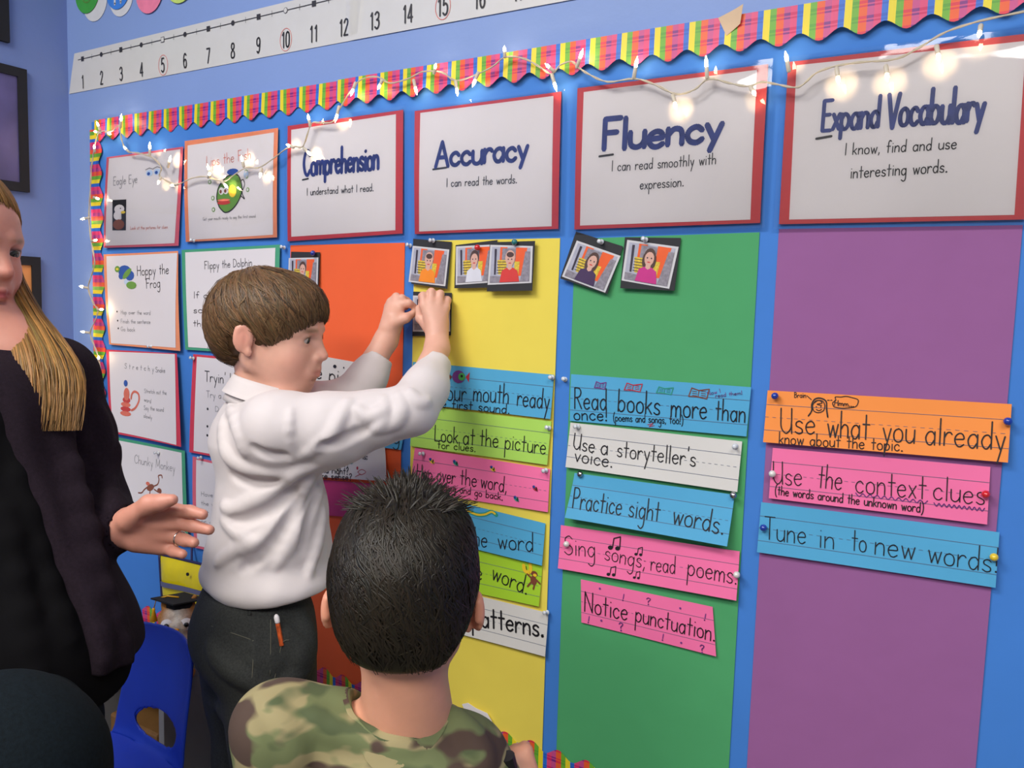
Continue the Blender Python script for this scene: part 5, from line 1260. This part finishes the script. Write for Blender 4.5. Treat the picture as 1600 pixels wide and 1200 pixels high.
stB = hug(HB, stB)
rs_ = np.random.RandomState(12)
for i in range(900):                       # short hair brushed up at the top and front, standing off the head
    a = rs_.uniform(-PI, PI); th = rs_.uniform(.0, .75); u = nrm([math.sin(th)*math.sin(a)*1.1, math.sin(th)*math.cos(a)+.35, math.cos(th)])
    p0 = np.array((0, -.012, .040))+u*np.array((.079, .093, .088)); dr = nrm(u*.55+np.array([.55*np.sign(u[0]+rs_.normal()*.15)*abs(u[0])*1.6, .35, .0])+rs_.normal(size=3)*.16); L = .016+.016*rs_.rand()
    if u[1] > .2: L *= 1.25
    pts = [TB+SB_*(MBs@(p0+dr*L*t+np.array([0, 0, -.006*t*t]))) for t in (0, .25, .5, .75, 1)]
    nn = nrm(np.cross(np.cross(dr, u), dr)); stB.append((pts, .0012*SB_, np.tile(MBs@nn, (5, 1))))
hairmesh('hair', HB, stB, HAIRM, boyB, (34, 28, 19), .25, 6)
# camouflage t-shirt
TS = Field(np.array([-1.02, -.90, .25]), np.array([-.06, -.26, .86]), .0042)
TS.frame(nB, MBs)
TS.ell((0, -.005, -.145), (.135, .095, .115), .04); TS.ell((0, 0, -.29), (.125, .095, .14), .05)

TS.ell((0, -.016, -.060), (.095, .066, .048), .04)
TS.frame((0, 0, 0))
for sh, e_ in ((sBR, elB if np.dot(sBR-sBL, CR) > 0 else el2), (sBL, el2 if np.dot(sBR-sBL, CR) > 0 else elB)):
    TS.cap(nB-(0, 0, .030), sh, .046, .048, .03); TS.cap(sh, sh+(e_-sh)*.62, .053, .050, .02); TS.plane(sh+(e_-sh)*.60, e_-sh, .004, lo=sh+(e_-sh)*.85-.09, hi=sh+(e_-sh)*.85+.09); TS.cap(sh+(e_-sh)*.45, sh+(e_-sh)*.7, .040, .042, .003, 'sub')
nc = D(622, 1096, .94); TS.frame(nc, basis(MBs@np.array((0, 1, -.25))))
TS.cap((0, .004, -.005), (0, .004, .10), .054, .062, .006, 'sub')
TS.frame((0, 0, 0)); TS.fold([(470, 1120), (560, 1150), (640, 1165)], .008); TS.fold([(700, 1110), (735, 1150), (755, 1190)], .009); TS.fold([(420, 1110), (450, 1150), (460, 1195)], .008)
TS.noise(.0018, 40, 3)
def camo():
    m = bpy.data.materials.new('camouflage_cotton'); m.use_nodes = True; nt = m.node_tree; N = nt.nodes; b = N['Principled BSDF']; b.inputs['Roughness'].default_value = .85
    tc = N.new('ShaderNodeTexCoord'); cur = None
    def layer(scale, thr, off, col, prev):
        mp = N.new('ShaderNodeMapping'); mp.inputs['Location'].default_value = off; mp.inputs['Scale'].default_value = (1, 1, 2.1); nt.links.new(tc.outputs['Object'], mp.inputs[0])
        nz = N.new('ShaderNodeTexNoise'); nz.inputs['Scale'].default_value = scale; nz.inputs['Detail'].default_value = 1.5; nt.links.new(mp.outputs[0], nz.inputs['Vector'])
        r = N.new('ShaderNodeValToRGB'); r.color_ramp.elements[0].position = thr; r.color_ramp.elements[1].position = thr+.05; nt.links.new(nz.outputs['Fac'], r.inputs[0])
        mx = N.new('ShaderNodeMix'); mx.data_type = 'RGBA'; nt.links.new(r.outputs[0], mx.inputs[0]); mx.inputs[7].default_value = (*srgb(*col), 1)
        if prev is None: mx.inputs[6].default_value = (*srgb(104, 112, 72), 1)
        else: nt.links.new(prev.outputs[2], mx.inputs[6])
        return mx
    a = layer(17, .52, (3, 1, 0), (150, 138, 98), None); b2 = layer(15, .57, (9, 4, 2), (78, 88, 56), a); c = layer(14, .57, (1, 7, 5), (76, 58, 48), b2)
    nt.links.new(c.outputs[2], b.inputs['Base Color']); return m
CAMO = camo(); tee = sdf_object('t_shirt', TS, CAMO, boyB)
nm_ = basis(MBs@np.array((0, 1, -.25))); nb_v = []; nN = 60; kl = 110
for i in range(nN):
    a = 2*PI*i/nN
    for r in (.0598, .0620, .0642, .0664):
        zz = np.arange(.09, -.22, -.0015); Q = nc+(nm_@np.array((math.sin(a)*r, math.cos(a)*r+.004, 0)))+zz[:, None]*nm_[:, 2]; f_ = TS.val(Q); k_ = np.nonzero(f_ < 0)[0]; k_ = k_[0] if len(k_) else kl; kl = k_
        nb_v.append(Q[k_]+nm_[:, 2]*.0022)
nb_v = np.array(nb_v).reshape(nN, 4, 3)
for _ in range(5): nb_v = (nb_v+np.roll(nb_v, 1, 0)+np.roll(nb_v, -1, 0))/3
MB().add(list(nb_v.reshape(-1, 3)), [(i*4+j, ((i+1) % nN)*4+j, ((i+1) % nN)*4+j+1, i*4+j+1) for i in range(nN) for j in range(3)]).build('neckband', CAMO, tee, smooth=True)
# kneeling legs
JB = Field(np.array([-1.05, -.95, .0]), np.array([-.05, -.15, .42]), .006); pz = np.array([nB[0], nB[1], .33]); JB.frame(pz, MBs)
JB.ell((0, -.01, .02), (.125, .10, .075), .03)
for s in (-1, 1): JB.chain([(s*.06, 0, 0), (s*.075, .05, -.265), (s*.075, -.20, -.275)], [.075, .055, .045], .03)
JB.frame((0, 0, 0)); JB.plane((0, 0, .004), (0, 0, -1), .003)
sdf_object('trousers', JB, cm('khaki_trousers', 120, 108, 84, rough=.85), boyB)
mk = hB+(D(790, 1180, 1.04)-hB)*1.0; mr = thing('marker_pen', mk, 'black-capped white marker in the camouflage boy\'s right hand', 'marker')
mk0 = D(803, 1222, .935); mk1 = D(792, 1181, .925)
MB().tube([mk0, mk0+(mk1-mk0)*.55], .0085, 12).build('barrel', WHITE, mr, smooth=False); MB().tube([mk0+(mk1-mk0)*.55, mk1], .0092, 12).build('cap', cm('black_plastic', 18, 18, 20, rough=.3), mr)

# ================================================================== the seated woman at the left
wom = thing('person', (D(40, 1000, 1.15)[0], D(40, 1000, 1.15)[1], 0), 'woman with long blonde hair and dark cardigan holding out an open hand', 'person')
TW = D(-76, 381, 1.22); fW = screen_dir(-60, 48); fW = nrm(fW+np.array([0, 0, -.12])); MW = basis(fW, (0, 0, 1), .03); SW = 1.13
nW = D(5, 548, 1.25)
BW = Field(np.array([-1.62, -.95, .68]), np.array([-.88, -.38, 1.38]), .0032)
head(BW, TW, MW, SW, lip=1.15, jaw=.95)
BW.frame((0, 0, 0)); BW.cap(TW+SW*(MW@np.array((0, -.02, -.05))), nW, .050, .052, .025)
lsh, rsh = D(88, 590, 1.26), D(-190, 600, 1.14); wrW = D(178, 825, 1.205)
BW.cap(nW, lsh, .05, .05, .04); BW.cap(nW, rsh, .05, .05, .04); elW = D(148, 792, 1.285)
BW.chain([lsh, elW, wrW], [.045, .035, .027], .02)
rel = rsh+np.array([.03, -.02, -.27]); rha = rel+MW@np.array((0, .22, .02)); 
# palm and fingers of the outstretched left hand
vr = nrm(ray(240, 820))
mcp = [D(272, 797, 1.200), D(275, 817, 1.205), D(270, 838, 1.212), D(256, 855, 1.220)]
for i, m_ in enumerate(mcp): BW.cap(wrW+(D(178, 812+8*i, 1.205)-wrW), m_, .0165, .0105, .010)
BW.cap(D(215, 845, 1.212), D(250, 852, 1.218), .016, .011, .012)
BW.chain([mcp[0], D(297, 799, 1.193), D(317, 804, 1.186)], [.0102, .0092, .0078], .004)
BW.chain([mcp[1], D(303, 822, 1.196), D(327, 828, 1.188)], [.0102, .0092, .0078], .004)
BW.chain([mcp[2], D(289, 844, 1.200), D(303, 848, 1.190)], [.0098, .0090, .0078], .004)
BW.chain([mcp[3], D(272, 862, 1.208), D(285, 866, 1.198)], [.0092, .0082, .0072], .004)
BW.chain([D(200, 812, 1.190), D(234, 788, 1.175), D(252, 785, 1.170), D(269, 781, 1.166)], [.0175, .0130, .0105, .0085], .010)   # thumb
BW.cap(D(232, 815, 1.180), D(262, 818, 1.186), .009, .007, .008, 'sub')      # hollow of the palm
BW.cap(D(268, 788, 1.185), D(250, 797, 1.185), .0035, .003, .005, 'sub')
skW = head_col(TW, MW, SW, (206, 142, 122), (160, 66, 70), blush=(196, 96, 84), brow=(150, 108, 76))
bodyW = sdf_object('body', BW, SKM, wom, col=skW); eyes(TW, MW, SW, bodyW, (64, 66, 60), look=(.1, 1, -.45))
rg = D(281, 841, 1.206); rd = nrm(D(289, 844, 1.200)-mcp[2])
mb = MB(); a_ = nrm(np.cross(rd, (0, 0, 1))); b_ = np.cross(rd, a_); mb.tube([rg+.0106*(math.cos(t*PI/10)*a_+math.sin(t*PI/10)*b_) for t in range(21)], .0013, 6, caps=False)
mb.build('wedding_ring', mat('silver_ring', (.8, .76, .68), rough=.15, metal=1, var=0), wom, smooth=True)
# hair: drawn back over the head, hanging behind the jaw on to the shoulder
HW = Field(np.array([-1.62, -.92, .86]), np.array([-1.0, -.42, 1.40]), .0045); HW.frame(TW, MW, SW)
HW.ell((0, -.018, .028), (.080, .096, .086), .01); HW.plane((0, .070, .055), (0, .80, -.60), .006); HW.ell((0, -.06, -.03), (.068, .05, .08), .03)
HW.frame((0, 0, 0))
LP = [D(-14, 330, 1.30), D(-8, 400, 1.30), D(6, 455, 1.285), D(34, 512, 1.255), D(52, 560, 1.215), D(56, 612, 1.19), D(50, 672, 1.17)]
HW.chain(LP[:5], [.018, .014, .014, .012, .004], .03)
def okW(u, rs):
    p = np.array((0, -.018, .028))+u*np.array((.080, .096, .086)); j = rs.normal()*.002
    return not ((p[1]-.07)*.80-(p[2]-.055)*.60 > j) and p[2] > -.08
stW = scalp(TW, MW, SW, (0, .3, .95), okW, 2600, .0017, lift=.003, swirl=.1, len_=(.9, 1.6), r=(.0805, .0965, .0865), c=(0, -.018, .028), messy=.03, segs=10, seed=21)
stW = hug(HW, stW)
rs_ = np.random.RandomState(5); sm = smooth_line(LP, 3); vW = nrm(ray(50, 560))
for i in range(3600):
    a = rs_.rand()*2*PI; rr = .35+1.0*rs_.rand(); k0 = rs_.randint(0, 5); k1 = len(sm)-int(8*rs_.rand()**1.6); k1 = max(k1, k0+5); pts = []; wv = rs_.rand()*6
    off0 = math.cos(a)*CR*rr; off1 = math.sin(a)*(-vW)*rr
    for k in range(k0, k1):
        t = k/(len(sm)-1); R_ = (.034*min(1, .8+t)*(1 if t < .75 else 1-(t-.75)*1.0)); spread = (.62+.38*min(1, t*2))*(1+1.9*max(0, t-.45))
        pts.append(sm[k]+(off0*spread+off1*.8)*R_+CR*.003*math.sin(wv+t*9))
    nn = nrm(off1+off0*.5-vW*.3); stW.append((pts, .0012, np.tile(nn, (len(pts), 1))))
hairmesh('hair', HW, stW, HAIRM, wom, (132, 96, 52), .32, 8)
# dark dress, open cardigan
DR = Field(np.array([-1.75, -1.02, .42]), np.array([-.85, -.34, 1.16]), .0055)
ch, wa, hi_ = D(-30, 700, 1.19), D(0, 870, 1.16), D(45, 1040, 1.14)
tW = basis(screen_dir(0, 40))
for c, rx, ry, rz in ((ch, .135, .10, .13), (wa, .125, .105, .12), (hi_, .150, .125, .13)): DR.ell(c, (rx, ry, rz), .07, R=tW)
DR.cap(nW-(0, 0, .06), ch, .06, .09, .04); DR.cap(lsh-(0, 0, .01), rsh-(0, 0, .01), .045, .045, .03); DR.plane(D(60, 1112, 1.10), (0, 0, -1), .005)
DR.fold([(20, 700), (60, 860), (110, 1000)], .008); DR.fold([(10, 800), (40, 960), (60, 1090)], .009); DR.noise(.0008, 30, 11)
sdf_object('dress', DR, cm('black_jersey', 7, 6, 8, rough=.9, spec=.12, var=.1), wom)
CG = Field(np.array([-1.78, -1.04, .50]), np.array([-.80, -.30, 1.20]), .0048)
for c, rx, ry, rz in ((ch, .150, .118, .14), (wa, .148, .122, .13), (hi_, .168, .140, .15)): CG.ell(c, (rx, ry, rz), .07, R=tW)
CG.cap(nW-(0, 0, .03), lsh, .058, .060, .03); CG.cap(nW-(0, 0, .03), rsh, .058, .060, .03)
CG.chain([lsh, D(122, 680, 1.28), elW, D(182, 822, 1.215)], [.058, .052, .050, .040], .02)
CG.chain([rsh, rel, rha], [.062, .052, .040], .02)
CG.cap(D(-45, 500, 1.02), D(20, 1180, .95), .118, .135, .010, 'sub', m=.02)
CG.plane(D(60, 1040, 1.12), (0, 0, -1), .005)
CG.cap(D(186, 823, 1.21), D(260, 828, 1.20), .030, .034, .004, 'sub')
CG.fold([(100, 585), (112, 640), (128, 700)], .008); CG.fold([(150, 640), (160, 690), (150, 730)], .008); CG.fold([(180, 700), (168, 740), (180, 790)], .008)
CG.fold([(70, 620), (100, 740), (130, 880), (165, 1030)], .010); CG.fold([(95, 640), (130, 780), (165, 920), (200, 1030)], .007); CG.noise(.0005, 38, 9)
CGM = mat('dark_knit', srgb(31, 22, 30), rough=.95, spec=.15, var=.25, scale=220, bump=.25, bscale=900)
cardigan = sdf_object('cardigan', CG, CGM, wom)
# raised thigh in dark denim, shins, shoes, stool
JW = Field(np.array([-1.70, -1.08, .0]), np.array([-.70, -.28, .78]), .0065)
kn1 = D(12, 1200, .90); hpw = D(15, 1105, 1.14)
JW.ell(hpw-(0, 0, .04), (.135, .115, .085), .04, R=tW); JW.chain([hpw-(0, 0, .04), kn1, np.array([kn1[0]+.06, kn1[1]+.05, .07])], [.10, .095, .055], .04)
k2_ = kn1+np.array([-.26, .05, -.10]); JW.chain([hpw-(.06, 0, .05), k2_, np.array([k2_[0], k2_[1]+.02, .07])], [.10, .08, .055], .04)
JW.plane((0, 0, .05), (0, 0, -1), .004); JW.noise(.003, 26, 4)
sdf_object('jeans', JW, mat('dark_teal_denim', srgb(13, 21, 26), rough=.9, spec=.15, var=.35, scale=260, bump=.1, bscale=700), wom)
for a in (np.array([kn1[0]+.06, kn1[1]+.05, .05]), np.array([k2_[0], k2_[1]+.02, .05])):
    s_ = Field(a-(.2, .2, .06), a+(.2, .2, .10), .006); s_.frame((a[0], a[1], 0), tW); s_.cap((0, -.03, .045), (0, .13, .032), .042, .030, .02); s_.cap((0, -.03, .05), (0, -.02, .085), .042, .045, .02); s_.frame((0, 0, 0)); s_.plane((0, 0, .002), (0, 0, -1), .003)
    sdf_object('shoe', s_, cm('black_shoe', 22, 20, 22, rough=.4), wom)
sz = hpw[2]-.155; stool = thing('stool', (hpw[0]-.03, hpw[1]-.03, 0), 'plain wooden stool the woman sits on, behind her dark cardigan', 'stool'); sc_ = np.array([hpw[0]-.03, hpw[1]-.03, sz])
MB().lathe(sc_-(0, 0, .035), (0, 0, 1), [(.001, 0), (.120, 0), (.128, .008), (.128, .028), (.120, .035), (.001, .035)], 32).build('seat', cm('beech_wood', 186, 142, 92, rough=.45, var=.12, scale=20), stool, smooth=False)
for k in range(4):
    a = PI/4+k*PI/2; MB().tube([sc_+np.array([.08*math.cos(a), .08*math.sin(a), -.03]), np.array([sc_[0]+.11*math.cos(a), sc_[1]+.11*math.sin(a), 0])], .014, 10).build('leg', MATS['beech_wood'], stool, smooth=True)

# ================================================================== blue chair
f_c = -screen_dir(255, -30); top = D(249, 990, 1.56); Mc = basis(f_c); zt_c = top[2]; sz_c = .262
chair = thing('school_chair', (top[0], top[1], 0), 'blue moulded plastic school chair with a hand hole, behind the boy in the white shirt', 'chair')
prof = smooth_line([(-.030, zt_c), (-.022, zt_c-.06), (-.008, zt_c-.13), (.0, sz_c+.07), (.010, sz_c+.022), (.045, sz_c+.004), (.10, sz_c-.004), (.17, sz_c+.003), (.215, sz_c+.001), (.235, sz_c-.018)], 8)
nu_, nv_ = 36, len(prof)-1; hw = .122; base_ = np.array([top[0], top[1], 0]); mb = MB(); vs_ = []; keep = []
Ls = np.cumsum([0]+[float(np.linalg.norm(np.array(prof[i+1])-np.array(prof[i]))) for i in range(nv_)])
for j in range(nv_+1):
    t = Ls[j]/Ls[-1]
    for i in range(nu_+1):
        u = -1+2*i/nu_; c = min(1, Ls[j]/.035); c2 = min(1, (Ls[-1]-Ls[j])/.04); w_ = hw*(.84+.34*t if t < .7 else 1.05)*(.80+.20*math.sin(c*PI/2))*(.82+.18*math.sin(c2*PI/2))
        y, z = prof[j]; bend = .022*u*u
        vs_.append(base_+Mc@np.array((u*w_, y+(bend if t < .5 else 0), z+(bend*.5 if t > .5 else 0))))
hz_ = sz_c+.060
for j in range(nv_+1):
    for i in range(nu_+1):
        u = -1+2*i/nu_; z = prof[j][1]; y = prof[j][0]; q_ = math.hypot(u/.62, (z-hz_)/.030)
        if y < .02 and .80 < q_ < 1.22:
            c_ = base_+Mc@np.array((0, y, hz_)); w_ = np.linalg.norm((vs_[j*(nu_+1)+nu_]-vs_[j*(nu_+1)])[:2])/2
            vs_[j*(nu_+1)+i] = base_+Mc@np.array((u/q_*w_, y+.022*(u/q_)**2, hz_+(z-hz_)/q_))
for j in range(nv_):
    for i in range(nu_):
        u = -1+2*(i+.5)/nu_; z = (prof[j][1]+prof[j+1][1])/2; y = prof[j][0]
        if y < .02 and (u/.62)**2+((z-hz_)/.030)**2 < 1: continue
        a = j*(nu_+1)+i; keep.append((a, a+1, a+nu_+2, a+nu_+1))
CHM = cm('blue_plastic_shell', 24, 58, 178, rough=.42, var=.03, spec=.4)
shell = mb.add(vs_, keep).build('seat_shell', CHM, chair, smooth=True)
so = shell.modifiers.new('thickness', 'SOLIDIFY'); so.thickness = .006; so.offset = 0; sb = shell.modifiers.new('smooth', 'SUBSURF'); sb.levels = 1; sb.render_levels = 1
CRM = mat('chrome_tube', (.55, .55, .56), rough=.25, metal=1, var=0)
for u in (-1, 1):
    for (y0, y1) in ((.04, -.03), (.19, .225)):
        MB().tube([base_+Mc@np.array((u*.10, y0, sz_c-.012)), base_+Mc@np.array((u*.115, (y0+y1)/2, sz_c-.03)), base_+Mc@np.array((u*.12, y1, .0))], .009, 10).build('leg', CRM, chair, smooth=True)

# ================================================================== low grey shelf, toy and yellow bag by the wall
SHX0, SHX1 = -2.08, -1.50
shelf = thing('low_shelf', ((SHX0+SHX1)/2, -.11, 0), 'low grey shelf unit against the wall behind the blue chair', 'shelf')
GM = cm('grey_laminate', 134, 132, 134, rough=.5, var=.04); BRM = cm('brown_bin', 120, 84, 40, rough=.6, var=.1)
MB().box((SHX0, -.20, .308), (SHX1, -.024, .328)).build('shelf_top', GM, shelf, bevel=.002)
for x in (SHX0, (SHX0+SHX1)/2-.009, SHX1-.018): MB().box((x, -.195, 0), (x+.018, -.026, .308)).build('side_panel', GM, shelf, bevel=.001)
MB().box((SHX0+.018, -.036, .02), (SHX1-.018, -.028, .306)).build('back_panel', GM, shelf)
MB().box((SHX0+.018, -.19, .02), (SHX1-.018, -.036, .036)).build('bottom_panel', GM, shelf)
mb = MB().box((-1.715, -.185, .037), (-1.54, -.05, .19)); tag(mb.build('storage_bin', BRM, bevel=.006), 'brown storage bin inside the low grey shelf', 'bin')
# bag
bag = thing('yellow_bag', P(300, 910, -.05), 'shiny yellow bag with navy piping hanging on the wall behind the boy\'s back', 'bag')
YM = mat('yellow_vinyl', srgb(226, 206, 20), rough=.28, var=.06, scale=25, bump=.35, bscale=22); NM = cm('navy_piping', 38, 40, 88, rough=.5); GB = cm('grey_band', 98, 100, 130, rough=.5)
def bagq(u, v, dy=0.):
    tl, tr, br, bl_ = P(250, 865, -.03), P(352, 890, -.03), P(352, 985, -.03), P(256, 962, -.03)
    q = (1-v)*((1-u)*tl+u*tr)+v*((1-u)*bl_+u*br); return q+np.array([0, -dy, 0])
mb = MB(); n = 16; vs_ = []; fs = []
for L in (0, 1):
    for j in range(n+1):
        for i in range(n+1):
            u, v = i/n, j/n; b = (1-(2*u-1)**4)*(1-(2*v-1)**4); vs_.append(bagq(u, v, (.022*b+.004*math.sin(u*9+v*4)*b) if L == 0 else -.008*b))
k = (n+1)**2
for j in range(n):
    for i in range(n): a = j*(n+1)+i; fs += [(a, a+n+1, a+n+2, a+1), (k+a, k+a+1, k+a+n+2, k+a+n+1)]
mb.add(vs_, fs).build('bag_body', YM, bag, smooth=True)
MB().tube([bagq(t/12, 0, .002) for t in range(13)], .0032, 8).build('piping', NM, bag, smooth=True); MB().tube([bagq(0, t/12, .002) for t in range(13)], .0032, 8).build('piping', NM, bag, smooth=True)
mb = MB(); vs_ = []
for i in range(17):
    u = i/16
    for v in (.36+.10*(2*u-1)**2*.5-.02*u, .44+.10*(2*u-1)**2*.5-.02*u): b = (1-(2*u-1)**4)*(1-(2*v-1)**4); vs_.append(bagq(u, v, .024*b+.0035))
mb.add(vs_, [(2*i, 2*i+1, 2*i+3, 2*i+2) for i in range(16)]).build('grey_band', GB, bag, smooth=True)
MB().lathe(P(294, 897, -.056), (0, -1, 0), [(.0005, 0), (.004, 0), (.004, .003), (.0005, .003)], 12).build('eyelet', INK, bag)
MB().tube([bagq(.5, 0), P(300, 845, -.012)], .003, 6).build('hanging_strap', NM, bag)
# toy owl with a mortarboard
ty = D(280, 992, 1.80); tyb = np.array([ty[0], ty[1], .328]); toy = thing('plush_toy', tyb, 'brown and white plush owl wearing a black mortarboard with gold tassel', 'plush toy')
tf_ = nrm([CAM[0]-ty[0]-.35, CAM[1]-ty[1], 0]); Mt = basis(tf_)
TSc = 1.18; T1 = Field(tyb-(.10, .10, .01), tyb+(.10, .10, .24), .0034); T1.frame(tyb, Mt, TSc)
T1.ell((0, 0, .045), (.040, .036, .046), .01); T1.ell((0, .004, .098), (.036, .034, .034), .015); T1.cap((-.034, .0, .065), (-.045, .018, .022), .012, .008, .01); T1.cap((.034, .0, .065), (.045, .018, .022), .012, .008, .01)
for s_x in (-1, 1): T1.ell((s_x*.018, .040, .010), (.014, .022, .010), .006); T1.cap((s_x*.020, 0, .122), (s_x*.028, 0, .138), .010, .003, .006)
T1.frame((0, 0, 0)); T1.plane(tyb, (0, 0, -1), .002); T1.noise(.0016, 260, 2)
def toycol(v):
    p = (v-tyb)@Mt/TSc; c = np.tile(np.array(srgb(176, 118, 58)), (len(v), 1)); w = np.clip((p[:, 1]-.012)/.01, 0, 1)*np.clip(1-np.abs(p[:, 0])/.03, 0, 1)*(p[:, 2] > .02); c = c*(1-w[:, None])+np.array(srgb(224, 216, 204))*w[:, None]; return c
ob = sdf_object('plush_body', T1, mat('plush', (1, 1, 1), rough=.95, var=.15, scale=200, attr=True, bump=.3, bscale=500), toy, col=toycol)
wl = lambda q: tyb+TSc*(Mt@np.array(q))
for s_x in (-1, 1):
    MB().lathe(wl((s_x*.016, .032, .100)), Mt@np.array((s_x*.15, 1, 0)), [(.001, 0), (.014, .001), (.0135, .003), (.001, .0042)], 18).build('eye_patch', WHITE, toy, smooth=True)
    MB().lathe(wl((s_x*.017, .036, .100)), Mt@np.array((s_x*.15, 1, 0)), [(.001, 0), (.0055, .001), (.004, .0035), (.0005, .0045)], 12).build('eye', cm('black_bead', 12, 12, 14, rough=.1), toy, smooth=True)
MB().lathe(wl((0, .036, .092)), Mt@np.array((0, .6, -.8)), [(.006, 0), (.004, .006), (.0006, .013)], 10).build('beak', cm('orange_felt', 232, 160, 30, rough=.8), toy, smooth=True)
BKF = cm('black_felt', 16, 16, 18, rough=.9)
MB().lathe(wl((0, 0, .118)), Mt@np.array((-.12, -.1, 1)), [(.030, 0), (.028, .016), (.001, .017)], 16).build('cap_band', BKF, toy)
A1, A2, A3 = Mt@nrm((.75, .65, .12)), Mt@nrm((-.65, .75, .05)), Mt@nrm((-.12, -.1, 1)); mbd = MB().obox(wl((0, 0, .137)), A1*.042, A2*.042, A3*.0018).build('mortarboard', BKF, toy, bevel=.001)
GT = cm('gold_cord', 232, 170, 24, rough=.5); q0 = wl((0, 0, .140)); side = -CR
MB().tube([q0, q0+side*.025+np.array([0, 0, .003]), q0+side*.050+np.array([0, 0, -.004]), q0+side*.056+np.array([0, 0, -.028])], .0018, 6).build('tassel_cord', GT, toy, smooth=True)
MB().lathe(q0+side*.056+np.array([0, 0, -.024]), (0, 0, -1), [(.002, 0), (.004, .004), (.003, .007), (.008, .030), (.001, .031)], 10).build('tassel', GT, toy, smooth=True)
